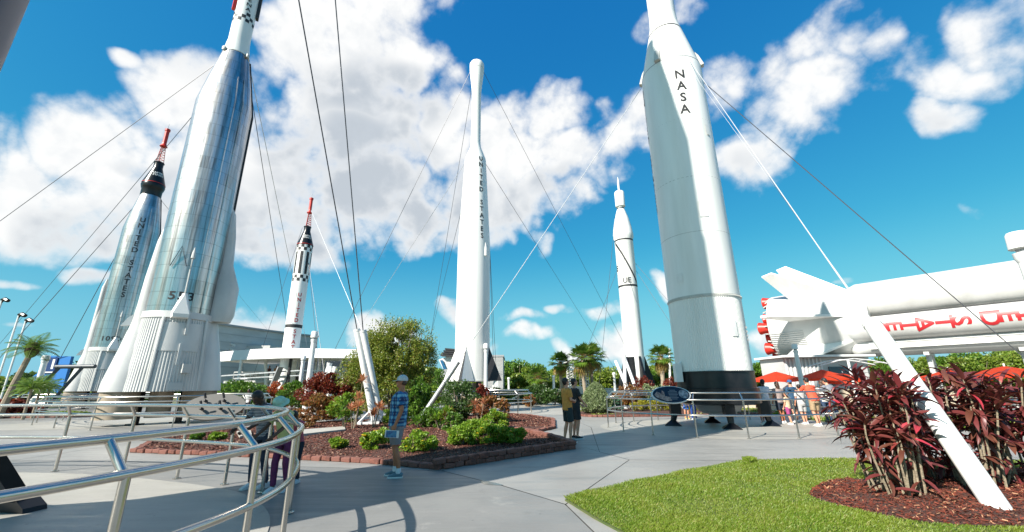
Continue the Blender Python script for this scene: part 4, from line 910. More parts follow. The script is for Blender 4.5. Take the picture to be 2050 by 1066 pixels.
# lettering runs towards the tail, wrapped on the lettered tank
def satz(s, u): # u: fraction round the tank (0 = equator facing viewer)
    a = u / .98; return L3(s, 1.75 + .958 * math.cos(a), -.92 + .958 * math.sin(a))
def px_s(px):
    s = 0
    while projx(OL + satz(s, 0)) < px and s < LEN: s += .02
    return s
b = MB()
for ch, px in zip('STATES' + 'DETINU', (1926, 1891, 1853, 1823, 1791, 1762, 1984, 2022, 2056, 2082, 2112, 2150)):
    V, F, w = glyph(ch); sc = px_s(px); b.add([satz(sc + (y - .5) * .92, -.04 - x * 1.12) for x, y in V], F)
b.build('lettering', redl, t, smooth=False)
for s in (5.5, 9.5, 14., 19.):
    b = MB(); b.tube([L3(s, .9, -zc), L3(s, .5, -2.3)], .16, 8).tube([L3(s, -.9, -zc), L3(s, -.5, -2.3)], .16, 8).beam(L3(s, -1.4, -2.95), L3(s, 1.4, -2.95), .3, .25); b.build('cradle', white_l, t)
# ================================================================== LAMP POSTS, SIGNS
def lamp(label, F, T, r0, r1, cap=True, floods=False):
    F, T = Vector(F), Vector(T); e = empty('lamp_post', F, label, 'lamp post', 'white garden lamp posts'); h = (T - F).z
    MB().tube([Vector((0, 0, -.05)), Vector((0, 0, h * .86))], [r0, r1], 18).tube([Vector((0, 0, h * .86)), Vector((0, 0, h * .88)), Vector((0, 0, h * .905))], [r1, r1 * 1.22, r1 * 1.25], 18).tube([Vector((0, 0, h * .9)), Vector((0, 0, h * .93))], [r1 * .5, r1 * .4], 10).build('post', whiteb, e)
    c = r1 * 1.5
    lc = MB().lathe([(c * .9, h * .922), (c * 1.0, h * .925), (c * .9, h * .99), (c * .75, h)], n=24).build('lamp_cap', whiteb, e)
    MB().lathe([(r1 * .8, h * .906), (r1 * .8, h * .923)], n=10).build('lens', greyp, lc)
    MB().lathe([(r0 * 1.8, 0), (r0 * 1.8, .04), (r0, .06)], n=14).build('base_collar', galv, e); return e
def lampx(label, foot, top, r0, r1): F = G(*foot); lamp(label, F, (F.x, F.y, ZAT(F, *top)), r0, r1)
lampx('tall white lamp post in front of the dark red bush', (609, 838), (634, 664), .17, .13)
lampx('white lamp post beside the slim white rocket', (972, 828), (974, 688), .13, .11)
def lampd(label, px, ptop, d, r0, r1):
    p = AY(px, 700, d); F = Vector((p.x, p.y, 0)); lamp(label, F, (F.x, F.y, ZAT(F, *ptop)), r0, r1)
lampd('white lamp post seen between the umbrellas and the lying rocket tail', 1592, (1583, 690), 24, .15, .11)
lampd('short white lamp post by the hedge behind the couple', 1106, (1105, 752), 40, .12, .11)
lampd('short white lamp post left of the black finned rocket', 1225, (1223, 746), 42, .13, .12)
lampd('small white lamp post near the right of the white exhibit building', 1018, (1018, 756), 46, .12, .11)
lampd('white lamp post behind the fan palms at far left', 97, (95, 712), 34, .22, .18)
lampd('thin white lamp post under the canopy left of the tall lamp', 610, (618, 713), 34, .16, .13)
e = G(2034, 466, 4.35); F = Vector((e.x, e.y, 0)); lamp('near white lamp post with a broad cap at the right edge', F, (F.x, F.y, 4.35), .15, .12)
for i, (px, py, fx) in enumerate(((38, 632, 8), (52, 643, 36), (4, 602, -20))):
    p = AY(px, py, 46); e = empty('floodlight', (p.x, p.y, 0), ['black floodlight on the taller of two thin poles at far left', 'black floodlight on the shorter thin pole at far left', 'black floodlight cut by the left edge'][i], 'floodlight', 'floodlights at the far left')
    MB().tube([(0, 0, 0), (0, 0, p.z)], .09, 8).build('pole', whiteb, e); R = Matrix.Rotation(math.radians(-18), 3, 'Y') @ Matrix.Rotation(.3, 3, 'Z')
    b = MB(); b.tube([(-.1, 0, p.z + .1), (.3, 0, p.z + .12), (.75, 0, p.z - .05)], [.12, .26, .2], 8).tube([(0, 0, p.z - .3), (.2, 0, p.z)], .07, 6); b.build('lamp_head', black, e)
# blue sign wall with a number one
p = AY(96, 735, 44); e = empty('sign_wall', (p.x, p.y, 0), 'blue sign wall with a white number 1 at far left', 'sign')
zt = ZAT(p, 96, 712); b = MB(); b.prism([(-1.3, .3, .4), (2.0, .3, .4), (2.0, .3, zt - .1), (-.8, .3, zt), (-1.1, .3, zt - 1.8), (-1.7, .3, zt - 2.3)], .3, (0, 1, 0)); b.build('panel', bluep, e, smooth=False)
b = MB().box((.05, .08, zt - .95), (1.35, .08, 1.5)); b.build('number_panel', bluedk, e, smooth=False)
b = MB(); flat_text(b, '1', (.4, .03, zt - .85), (1, 0, 0), (0, 0, 1), 1.0, 1.2); b.box((.05, .03, zt - 1.72), (1.3, .01, .12)); b.build('lettering', whiteb, e, smooth=False)
b = MB().tube([(.15, .1, 0), (.15, .1, 2.2)], .07, 8); b.build('post', galv, e)
# dark pipe gate frame
p = G(160, 812); p = AY(130, 790, 30); e = empty('pipe_frame', (p.x, p.y, 0), 'dark grey pipe frame with slanting legs beside the smaller silver rocket', 'frame'); gdk = mat('dark_grey_pipe', (.05, .06, .07), .4); zt = ZAT(p, 125, 734)
MB().tube([(-1.2, 0, zt), (1.6, 0, zt)], .14, 12).build('top_pipe', gdk, e)
for x in (-.9, .75): MB().beam((x, 0, zt), (x - 1.1 if x < 0 else x - .9, -1.0, .2), .2, .2).build('leg', gdk, e, smooth=False)
# info signs : oval panel on the ring
def oval_sign(label, c, rx, ry, tilt, yaw, back=False):
    e = empty('info_sign', c, label, 'sign', 'oval information signs'); R = Matrix.Rotation(yaw, 3, 'Z') @ Matrix.Rotation(tilt, 3, 'X')
    n = 48; out = [R @ Vector((rx * math.cos(2 * PI * i / n), 0, ry * math.sin(2 * PI * i / n))) for i in range(n)]; nv = R @ Vector((0, 1, 0))
    MB().prism(out, .05, nv).build('panel', back or MATS['white_paint_plain'], e, smooth=False)
    inn = [p * .93 - nv * .03 for p in out]; fm = mat('sign_face', (.012, .014, .025), .25)
    fo = MB().prism(inn, .012, nv).build('face', fm, e, smooth=False)
    def P(x, z, k=.042): return R @ Vector((x * rx, -k, z * ry))
    b = MB(); b.add([P(.62 + .24 * math.cos(2 * PI * i / 24), .0 + .5 * math.sin(2 * PI * i / 24)) for i in range(24)], [tuple(range(24))]); b.build('round_emblem', mat('sign_emblem', (.35, .36, .38), .4, col2=(.1, .1, .12), nscale=14), fo, smooth=False)
    b = MB(); b.add([P(-.86 + .0, -.05), P(-.75, -.38), (P(-.55, -.6)), P(-.3, -.8), P(-.05, -.75), P(-.1, -.35), P(-.35, -.2), P(-.33, .25), P(-.42, .45), P(-.5, .1), P(-.7, .32)], [tuple(range(11))]); b.build('picture', mat('sign_picture', (.45, .32, .27), .4, col2=(.12, .06, .05), nscale=9), fo, smooth=False)
    b = MB()
    for i, (w, x) in enumerate(((.30, .12), (.46, .1), (.46, .1), (.46, .1), (.40, .08), (.44, .1), (.36, .06))): b.add([P(x - w / 2, .5 - i * .17), P(x + w / 2, .5 - i * .17), P(x + w / 2, .42 - i * .17), P(x - w / 2, .42 - i * .17)], [(0, 3, 2, 1)])
    b.build('text_lines', mat('sign_text', (.16, .16, .18), .5), fo, smooth=False)
    b = MB()
    for x in (-.25, .25):
        for z in (-.3, .3):
            q = R @ Vector((x * rx * 1.2, .05, z * ry)); b.beam(q, q + R @ Vector((.02, .16, .0)) + Vector((0, 0, -.05)), .04, .05); b.beam(q + R @ Vector((0, .14, 0)), q + R @ Vector((.02, .2, 0)) + Vector((0, 0, .08)), .03, .04)
    b.build('bracket', blackm, e, smooth=False); return e
sp = G(1343, 876); oc = AY(1343, 791, sp.y - .05); oval_sign('oval dark information sign facing the viewer on the right railing', oc, .62, .30, math.radians(-32), 0)
oc2 = AY(430, 815, 10.2); oval_sign('oval grey sign seen from behind above the left railing', oc2, .64, .36, math.radians(38), PI + .25, mat('sign_back', (.10, .095, .085), .5))
# ================================================================== BUILDINGS
# arena wall behind
p = AY(500, 690, 60); e = empty('arena_building', (p.x, p.y, 0), 'pale grey curved arena building behind the white canopy', 'building')
c = Vector((-6, 42, 0)); b = MB(); zt = ZAT(p, 500, 659)
Rw = 62; cen = Vector((20 - p.x, 40 - p.y, 0)); b.lathe([(Rw, 0), (Rw, zt)], n=40, a0=math.radians(150), a1=math.radians(167), c=(cen.x, cen.y), cap=False).build('wall', bld_g, e, smooth=True)
b = MB().lathe([(Rw + .02, zt), (Rw - .3, zt), (Rw - .3, zt + .25), (Rw + .3, zt + .25)], n=40, a0=math.radians(150), a1=math.radians(167), c=(cen.x, cen.y), cap=False); b.build('coping', greyp, e)
b = MB()
for k in range(1, 9): b.lathe([(Rw - .06, zt * k / 9), (Rw - .06, zt * k / 9 + .06)], n=40, a0=math.radians(150), a1=math.radians(167), c=(cen.x, cen.y), cap=False)
b.build('wall_joint', greyp, e)
b = MB().box((-2, 2, zt - 4.4), (10, 4, 4.0)); b.build('lower_wing', bld_g, e, smooth=False)
for k in range(3):
    b = MB().beam((-6 + k * .3, -2, zt - .6 - k * .9), (-.5 + k * .5, -2.4, zt - 2.6 - k * .8), .16, .2); b.build('roof_truss', whiteb, e, smooth=False)
# canopy walkway
YC = 41; def_c = [(440, 705, 724, 47), (500, 700, 720, 44.5), (556, 697, 717.5, 42.5), (620, 698, 716.5, 41.5), (724, 700, 717.5, 42)]
p0 = AY(580, 710, YC); e = empty('canopy_walkway', (p0.x, p0.y, 0), 'long white canopy over a raised walkway in front of the red tipped rocket', 'canopy')
o = Vector((p0.x, p0.y, 0)); tops = [AY(x, yt, Y) for x, yt, yb, Y in def_c]; bots = [AY(x, yb, Y - .4) for x, yt, yb, Y in def_c]
b = MB(); n = len(tops); back = [q + Vector((1.0, 7, .3)) for q in tops]; bb = [q + Vector((1.0, 7, 0)) for q in bots]
vs = [q - o for q in tops + bots + back + bb]; fs = []
for i in range(n - 1): fs += [(i, i + 1, n + i + 1, n + i), (i, 2 * n + i, 2 * n + i + 1, i + 1), (n + i, n + i + 1, 3 * n + i + 1, 3 * n + i)]
b.add(vs, fs).build('roof', canv, e, ang=50)
for i, (px, Y) in enumerate(((485, 45), (532, 46), (583, 43), (641, 43.5), (590, 46), (650, 44.5), (684, 44), (700, 44), (600, 46), (634, 46))):
    q = AY(px, 716, Y) - o; foot = Vector((q.x + (.8 if i % 3 == 1 else 0), q.y, 0)); MB().tube([foot, q], .16 if i < 4 else .1, 8).build('column', whiteb if i != 2 else blackm, e)
b = MB(); dz = 2.3
for (xa, xb, Y) in ((470, 560, 49), (560, 725, 47)):
    A_ = AY(xa, 740, Y) - o; B_ = AY(xb, 740, Y) - o
    for zz in (dz + .35, dz + .75, dz + 1.1): b.tube([(A_.x, A_.y, zz), (B_.x, B_.y, zz)], .05, 5)
    for k in range(9): q = A_.lerp(B_, k / 8); b.tube([(q.x, q.y, dz), (q.x, q.y, dz + 1.1)], .04, 4)
b.build('handrail', whiteb, e)
A_ = AY(452, 740, 48) - o; B_ = AY(730, 740, 46) - o; mid = (A_ + B_) / 2
b = MB(); b.prism([(A_.x, A_.y, dz), (B_.x, B_.y, dz), (B_.x, B_.y + 9, dz), (A_.x, A_.y + 9, dz)], .25, (0, 0, 1)); b.build('deck', bld_g, e, smooth=False)
for k in range(7):
    b = MB(); b.box((mid.x, A_.y + .4, .35 + k * .28), (abs(B_.x - A_.x), .1, .13)); b.build('lattice_slat', offw, e, smooth=False)
for k in range(10):
    q = A_.lerp(B_, (k + .5) / 10); MB().box((q.x, q.y + 8.4, 4.4), (1.6, .1, 2.0)).build('window', glassd, e, smooth=False)
b = MB().box((mid.x, A_.y + 9, 3.8), (abs(B_.x - A_.x), .3, 3.2)); b.build('back_wall', bld_g, e, smooth=False)
b = MB(); b.beam(AY(443, 753, 43) - o, AY(600, 742, 43) - o, .12, .12); b.beam(AY(600, 742, 43) - o, AY(700, 744, 43) - o, .12, .12); b.beam(AY(470, 758, 43) - o, AY(600, 752, 43) - o, .1, .1); b.build('ramp_rail', galv, e, smooth=False)
b = MB(); b.beam(AY(562, 735, 42.6) - o, AY(545, 775, 42.6) - o, 1.0, .1); b.build('dark_banner', greyp, e, smooth=False)
# slanted white struts on the right of the deck
for i, (a_, c_) in enumerate((((660, 728), (645, 757)), ((672, 736), (656, 757)), ((663, 735), (662, 755)))):
    F_ = AY(c_[0], c_[1] + 14, 38); F_.z = 0; T_ = AY(a_[0], a_[1], 38); sleeve(['upper slanting white strut by the deck', 'lower slanting white strut by the deck', 'short upright white strut by the deck'][i], F_, T_, .22, whiteb)
for nm, (a_, c_) in (('white guy pole slanting at the black finned rocket', ((1233, 725), (1270, 778))), ('longer white guy pole slanting at the black finned rocket', ((1250, 716), (1284, 781))), ('upright white pole at the black finned rocket', ((1250, 712), (1250, 782)))):
    F_ = G(c_[0], c_[1] + 26); F_ = AY(c_[0], c_[1], 30); F_.z = 0; T_ = AY(a_[0], a_[1], 34 if a_[0] != c_[0] else 30); sleeve(nm, F_, T_, .12, whiteb)
F_ = AY(1340, 782, 40); F_.z = 0; sleeve('thin upright white pole behind the sabal palm', F_, AY(1340, 700, 40) , .1, whiteb)
# white angular exhibit building behind the slim rocket
p = AY(940, 740, 46); e = empty('exhibit_building', (p.x, p.y, 0), 'white angular exhibit building behind the slim white rocket', 'building'); o = Vector((p.x, p.y, 0))
def q(px, py, Y): return AY(px, py, Y) - o
A_, B_, C_, D_ = q(868, 722, 46), q(914, 706, 46), q(914, 790, 46), q(880, 790, 46); A_.y = B_.y = C_.y = D_.y = 0
MB().prism([q(882, 722, 46), q(915, 710, 46), q(930, 710, 46), q(930, 792, 46), q(890, 792, 46), q(897, 753, 46)], 2.5, (0, 1, 0)).build('slanted_wing', whiteb, e, smooth=False)
MB().prism([q(881, 722, 44.6), q(886, 721, 44.6), q(898, 750, 44.6), q(894, 755, 44.6)], .1, (0, 1, 0)).build('blue_stripe', mat('teal_panel', (.01, .10, .22), .4), e, smooth=False)
for k in range(4):
    MB().beam(q(884 + k * 3, 712 - k * 4.0, 45), q(912, 713.5 - k * 4.0, 45), 1.6, .16).build('roof_louvre', blackm, e, smooth=False)
b = MB(); a0, a1 = q(975, 715, 47), q(1007, 715, 47); b.box(((a0.x + a1.x) / 2, a0.y + 3, a0.z / 2), (a1.x - a0.x, 6, a0.z)); b.build('side_block', bld_g, e, smooth=False)
b = MB()
for k in range(22): x = a0.x + (a1.x - a0.x) * (k + .5) / 22; b.box((x, a0.y - .02, a0.z / 2), (.05, .05, a0.z - .1))
b.build('corrugation', bld_g, e, smooth=False); b = MB().box(((a0.x + a1.x) / 2, a0.y + 3, a0.z + .1), (a1.x - a0.x + .2, 6.2, .2)); b.build('roof_edge', greyp, e, smooth=False)
b = MB(); b.prism([q(982, 790, 44), q(994, 742, 44), q(1000, 790, 44)], .5, (0, 1, 0)); b.build('white_spike', whiteb, e, smooth=False)
b = MB(); b.beam(q(978, 762, 43.6), q(990, 747, 43.6), .35, .35); b.build('dark_strut', blackm, e, smooth=False)
b = MB()
k = q(894, 752, 44); b.lathe([(.02, 0), (.62, 0)], n=28, c=(0, 0), cap=False); vs = [(v[0] + k.x, k.y - .3, v[1] + k.z) for v in b.v]; b.v = vs; b.build('round_plate', greyp, e, smooth=False)
# low white wall and lattice tower behind the couple
p = AY(1160, 780, 44); e = empty('lattice_tower', (p.x, p.y, 0), 'white lattice frame tower on a plinth behind the couple', 'tower'); zt = ZAT(p, 1160, 726); wq = 1.0
for x in (-wq, -.35, .35, wq):
    for y in (0, 1.6): MB().tube([(x, y, 1.4), (x, y, zt)], .05, 4).build('upright', whiteb, e)
b = MB()
for y in (0, 1.6):
    for s in (-1, 1):
        for k in range(9):
            z0_ = 1.4 + (zt - 1.4) * k / 9; z1_ = 1.4 + (zt - 1.4) * (k + 1) / 9; b.tube([(s * wq, y, z0_), (s * .35, y, z1_)], .03, 4); b.tube([(s * wq, y, z1_), (s * .35, y, z1_)], .03, 4)
b.build('bracing', whiteb, e); MB().box((0, .8, zt + .05), (2.6, 2.2, .12)).box((0, .8, zt + .9), (1.5, 1.6, .1)).build('platform', whiteb, e, smooth=False)
for x in (-.7, .7): MB().box((x, .1, zt + .45), (.1, .1, .9)).build('upright', whiteb, e, smooth=False)
MB().box((0, .3, .7), (2.5, 2.2, 1.4)).build('plinth', whiteb, e, smooth=False); MB().box((-1.35, 0, zt - .35), (.5, .5, .5)).box((1.35, 0, zt - .35), (.5, .5, .5)).build('speaker', blackm, e, smooth=False)
e = empty('low_wall', (8, 46, 0), 'long low white wall in front of the far hedge', 'wall'); MB().box((0, 0, .55), (26, .3, 1.1)).build('wall', whiteb, e, smooth=False); MB().box((0, 0, 1.13), (26, .42, .08)).build('coping', whiteb, e, smooth=False)
# kiosk building and fence behind the umbrellas
p = AY(1645, 745, 33); e = empty('kiosk', (p.x, p.y, 0), 'white kiosk with corrugated wall under the lying rocket', 'kiosk')
MB().box((0, 1, 1.7), (6.4, 3, 3.4)).build('wall', bld_g, e, smooth=False)
b = MB(); [b.box((-3.0 + k * .3, -.53, 1.8), (.1, .08, 3.1)) for k in range(10)]; b.build('corrugation', whiteb, e, smooth=False)
MB().box((1.4, -.54, 2.0), (2.4, .06, 1.4)).build('window', glassd, e, smooth=False); MB().box((0, .8, 3.5), (7, 4, .16)).build('roof', whiteb, e, smooth=False)
p = AY(1715, 741, 26); e = empty('shade_frame', (p.x, p.y, 0), 'thin curved white shade frame behind the queue', 'canopy')
for dy in (0, 1.1):
    MB().tube([(-2.2, dy, 2.55), (-1, dy, 2.85), (0, dy, 2.95), (1, dy, 2.85), (2.2, dy, 2.6)], .035, 6).build('arched_tube', whiteb, e)
b = MB(); [b.tube([(x, 0, 2.95 - .07 * x * x), (x + .3, 1.1, 2.95 - .07 * x * x)], .022, 5) for x in (-1.8, -.9, 0, .9, 1.8)]; b.build('cross_tube', whiteb, e); MB().tube([(0, .5, 0), (0, .5, 2.9)], .07, 8).build('post', whiteb, e)
def umbrella(label, p, rr, h, rise=.5):
    e = empty('umbrella', p, label, 'umbrella', 'red market umbrellas behind the queue'); n = 8
    for k in range(n):
        a0, a1 = 2 * PI * k / n + .2, 2 * PI * (k + 1) / n + .2; am = (a0 + a1) / 2; vs = [(0, 0, h + rise)]
        for (f, s) in ((.5, 0), (1, 0)):
            for a, q_ in ((a0, 0), (am, .06 * f), (a1, 0)): vs.append((rr * f * math.cos(a) * (1 if a != am else .95), rr * f * math.sin(a) * (1 if a != am else .95), h + rise * (1 - f) ** 1.1 - q_))
        vs += [(vs[4][0], vs[4][1], vs[4][2] - .12), (vs[5][0], vs[5][1], vs[5][2] - .12), (vs[6][0], vs[6][1], vs[6][2] - .12)]
        MB().add(vs, [(0, 1, 2), (0, 2, 3), (1, 4, 5, 2), (2, 5, 6, 3), (4, 7, 8, 5), (5, 8, 9, 6)]).build('canopy_panel', red_canvas, e, smooth=False)
        MB().tube([(0, 0, h + rise - .06), (rr * math.cos(a0), rr * math.sin(a0), h - .04)], .015, 4).build('rib', whiteb, e)
    MB().tube([(0, 0, 0), (0, 0, h + rise + .12)], .035, 8).build('pole', whiteb, e); MB().lathe([(.3, 0), (.3, .08), (.05, .12)], n=16).build('base', blackm, e)
for i, (px, py, Y, rr) in enumerate(((1556, 752, 31, 1.9), (1650, 748, 25, 1.5), (1690, 755, 28, 1.4), (1905, 748, 22, 1.5), (2020, 741, 20, 1.6))):
    p = AY(px, 762, Y); F = Vector((p.x, p.y, 0)); umbrella(['red umbrella furthest left, beside the black rocket base', 'red umbrella at the lamp post in front of the kiosk', 'small red umbrella partly behind its neighbour', 'red umbrella just left of the right edge group above the ti plants', 'red umbrella at the far right above the ti plants'][i], F, rr, ZAT(F, px, py + 9), ZAT(F, px, py - 5) - ZAT(F, px, py + 12))
e = empty('planter_wall', (17, 27, 0), 'tan low wall behind the queue on the right', 'wall'); MB().box((3, 0, .55), (16, .3, 1.1)).build('wall', mat('tan_wall', (.55, .45, .33), .7), e, smooth=False)
# ================================================================== VEGETATION
def tree(name, label, cat, base, h, rx, ry, m, n, L, W, seed, trunk=.3, clumps=34, cr=.3, group=None, z_lo=.25, bark_=None, droop=0., ntr=1):
    e = empty(name, base, label, cat, group); P, out = crown_pts(n, rx, ry, h * (1 - z_lo) / 2, clumps, cr, seed, bottom=-.9); P[:, 2] += h * (1 + z_lo) / 2
    quads('crown', leaves(P, L, W, out=out, seed=seed, droop=droop), m, e); r = random.Random(seed); b = MB()
    for i in range(ntr):
        a = r.uniform(0, 6.28); ox = .25 * i * math.cos(a); oy = .25 * i * math.sin(a)
        b.tube([(ox, oy, -.1), (ox * 1.5, oy * 1.5, h * z_lo), (ox * 2 + .1, oy * 2, h * .6)], [trunk * .5, trunk * .38, trunk * .2], 8)
        for k in range(4):
            a2 = r.uniform(0, 6.28); q = r.uniform(.4, .75); b.tube([(ox * 1.5, oy * 1.5, h * z_lo), (rx * q * .5 * math.cos(a2), ry * q * .5 * math.sin(a2), h * .5), (rx * q * math.cos(a2), ry * q * math.sin(a2), h * .78)], [trunk * .24, trunk * .15, trunk * .05], 6)
    b.build('trunk', bark_ or bark, e); return e
# bushy olive tree in the central bed: several offset crowns on one tree
e = empty('bushy_tree', (-5.75, 20.6, .2), 'large bushy olive green tree behind the man in the blue checked shirt', 'tree')
parts = [((0.1, 0, 3.0), 1.75, 1.5, 1.55, 17000, 51), ((-1.1, -.2, 2.2), 1.5, 1.3, 1.5, 9000, 52), ((1.1, -.1, 2.5), 1.0, 1.2, 1.4, 7000, 53), ((-.2, -.1, 1.2), 2.3, 1.4, 1.1, 11000, 54), ((-.9, 0, 3.4), .9, .9, .8, 4000, 55)]
allq = []
for (c, rx, ry, rz, n, sd_) in parts:
    P, out = crown_pts(n, rx, ry, rz, 46, .27, sd_, fill=.35, bottom=-.9); P += np.array(c); allq.append(leaves(P, .11, .05, out=out, seed=sd_, droop=.5))
for k in range(40):   # loose sprigs beyond the outline
    r = np.random.default_rng(80 + k); a = r.uniform(0, 6.28); el = r.uniform(-.1, 1.4); c = np.array([1.95 * math.cos(a) * math.cos(el), 1.6 * math.sin(a) * math.cos(el), 2.9 + 1.72 * math.sin(el)]); P = c + r.normal(size=(45, 3)) * np.array([.18, .18, .14]); allq.append(leaves(P, .10, .05, seed=80 + k))
quads('crown', np.concatenate(allq), lf_olive, e)
b = MB(); r = random.Random(4)
for k in range(11):
    a = r.uniform(0, 6.28); q = r.uniform(.5, 1.5); b.tube([(.12 * math.cos(a), .12 * math.sin(a), -.2), (q * .35 * math.cos(a), q * .35 * math.sin(a), 1.2), (q * .7 * math.cos(a + .2), q * .7 * math.sin(a + .2), 2.6), (q * math.cos(a + .3), q * math.sin(a + .3), 3.9)], [.07, .05, .035, .012], 6)
b.build('trunk', bark, e)
def at(px, py, dz=0.): p = G(px, py); p.z = dz; return p
def height(p, px, py): return ZAT(p, px, py)
# hedges and bushes
p = AY(570, 800, 31); sh = empty
shrub('hedge', 'bright orange leaved hedge clump beside the tall lamp post', 'hedge', (p.x, p.y, 0), 1.7, .8, height(p, 570, 762), lf_orange, 5200, .13, .09, 40, .28, 61)
p = AY(590, 800, 29.5); shrub('hedge', 'green hedge clump with orange blooms between the orange and dark red bushes', 'hedge', (p.x, p.y, 0), 1.3, .8, height(p, 590, 764), lf_green, 5200, .13, .09, 40, .28, 62, flowers=30, fmat=flower_r, fsize=.09)
p = AY(655, 830, 21.5); shrub('bush', 'large dark red bush right of the tall lamp post', 'bush', (p.x, p.y, .1), 1.4, 1.1, height(p, 655, 752), lf_red, 14000, .12, .085, 60, .25, 63)
p = AY(640, 850, 19.3); shrub('bush', 'low bronze croton bush under the dark red bush', 'bush', (p.x, p.y, .2), 1.15, .7, height(p, 640, 800), lf_bronze, 5200, .11, .07, 40, .28, 64)
p = AY(693, 850, 18.3); shrub('bush', 'yellow green leafy bush left of the leaning white guy tubes', 'bush', (p.x, p.y, .2), .75, .6, height(p, 700, 798), lf_bright, 2600, .13, .05, 30, .3, 65)
for i, (px, py, Y, s) in enumerate(((470, 792, 29, 1.2), (448, 788, 31, 1.3), (500, 795, 30, 1.0), (455, 810, 27, .8))):
    p = AY(px, py, Y); shrub('bush', ['green bush behind the seated man in the white shirt', 'green bush beside the right skirt of the big silver rocket', 'green bush with red blooms left of the orange hedge', 'low green bush at the foot of the big silver rocket'][i], 'bush', (p.x, p.y, 0), 1.5 * s, .9, height(p, px, 762 + 3 * i), lf_green, 3600, .15, .10, 34, .3, 70 + i, flowers=16 if i == 2 else 0, fmat=flower_r, fsize=.09)
p = AY(836, 830, 19); shrub('bush', 'bright green glossy bush right behind the standing man', 'bush', (p.x, p.y, .2), .62, .6, height(p, 836, 772), lf_green, 4200, .12, .07, 36, .3, 75)
p = AY(918, 845, 17.6); shrub('bush', 'dark green bush dotted with white flowers beside the grey guy pole', 'bush', (p.x, p.y, .2), 1.0, .8, height(p, 915, 768), lf_dark, 7200, .085, .055, 46, .28, 76, flowers=60, fmat=flower_w, fsize=.04)
p = AY(985, 835, 17.8); shrub('bush', 'red and bronze croton bush below the slim white rocket', 'bush', (p.x, p.y, .1), .75, .7, height(p, 985, 797), lf_bronze, 3000, .12, .06, 34, .3, 77)
p = AY(965, 838, 18.4); shrub('bush', 'dark red spiky bush behind the bronze croton', 'bush', (p.x, p.y, .2), .5, .5, height(p, 965, 785), lf_red, 1400, .16, .06, 22, .35, 78)
low = [(836, 912, 10.6, .44, .36, 862, lf_bright, 'yellow flowering green plant just right of the man', 26), (742, 905, 11.0, .36, .3, 864, lf_bright, 'small green plant with yellow blooms just left of the man', 12), (775, 898, 11.9, .32, .3, 856, lf_bright, 'small leafy plant partly hidden by the man', 8),
       (676, 898, 11.2, .24, .2, 876, lf_bright, 'tiny yellow green plant at the brick edging', 4), (922, 894, 11.5, .44, .40, 848, lf_bright, 'bright green plant left in the group below the slim white rocket', 24), (975, 895, 11.7, .55, .45, 848, lf_bright, 'broad plant with yellow blooms near the point of the bed', 40),
       (1026, 891, 11.8, .40, .35, 856, lf_bright, 'small plant with yellow blooms nearest the brick point', 24), (962, 872, 13.4, .75, .45, 834, lf_bright, 'green plant with orange blooms under the red croton', 22), (990, 856, 15.2, .5, .4, 818, lf_bright, 'low green plant at the foot of the white lamp post', 14),
       (430, 890, 13.2, .25, .25, 868, lf_bright, 'small green sprout behind the near railing', 0), (392, 888, 13., .2, .2, 870, lf_green, 'second small sprout behind the near railing', 0), (795, 862, 16.5, .6, .4, 805, lf_bright, 'yellow green grassy clump at the foot of the guy tubes', 0), (868, 858, 15.6, .5, .4, 808, lf_green, 'green strappy clump left of the grey guy pole foot', 0), (600, 862, 16.5, .6, .4, 828, lf_bronze, 'small bronze plant under the tall lamp post', 0), (905, 866, 14.6, .4, .35, 822, lf_green, 'green plant between the dark bush and the flowering group', 10)]
for i, (px, py, Y, rx, ry, pt, m, lab, fl) in enumerate(low):
    p = AY(px, py, Y); z0 = .14; h_ = max(.22, height(p, px, pt) - z0)
    shrub('flowering_plant' if fl else 'plant', lab, 'plant', (p.x, p.y, z0 - .06), rx, ry, h_ + .05, m, int(1500 + 4200 * rx), .07, .038, 34, .3, 90 + i, flowers=fl, fmat=flower_r if 'orange' in lab else flower_y, fsize=.05 if px != 742 else .085)
# spiky dracaena-like plants
def spiky(label, base, h, n, L, m, seed, tufts=3, spread=.25, name='dracaena'):
    e = empty(name, base, label, 'plant'); r = random.Random(seed); b = MB(); V = []
    for k in range(tufts):
        a = r.uniform(0, 6.28); q = spread * r.uniform(.2, 1); tip = Vector((q * math.cos(a), q * math.sin(a), h * r.uniform(.55, 1) - L * .4)); b.tube([(q * .2 * math.cos(a), q * .2 * math.sin(a), -.05), (tip.x * .7, tip.y * .7, tip.z * .6), tip], [.018, .015, .012], 5)
        for j in range(n):
            az = r.uniform(0, 6.28); el = r.uniform(-.1, 1.4); d = Vector((math.cos(az) * math.cos(el), math.sin(az) * math.cos(el), math.sin(el))); s = d.cross(Vector((0, 0, 1))).normalized() * L * .07; l = L * r.uniform(.7, 1.1); m1 = tip + d * l * .55; t2 = tip + d * l + Vector((0, 0, -l * .18)); V.append([tip, m1 + s, t2, m1 - s])
    b.build('stem', stem_m, e); quads('foliage', np.array([[tuple(q) for q in v] for v in V]), m, e); return e
spiky('tall salmon tipped spiky plant between the dark red bush and the guy tubes', AY(712, 850, 17) * 1, 2.0, 40, .42, lf_pink, 1, 2, .15)
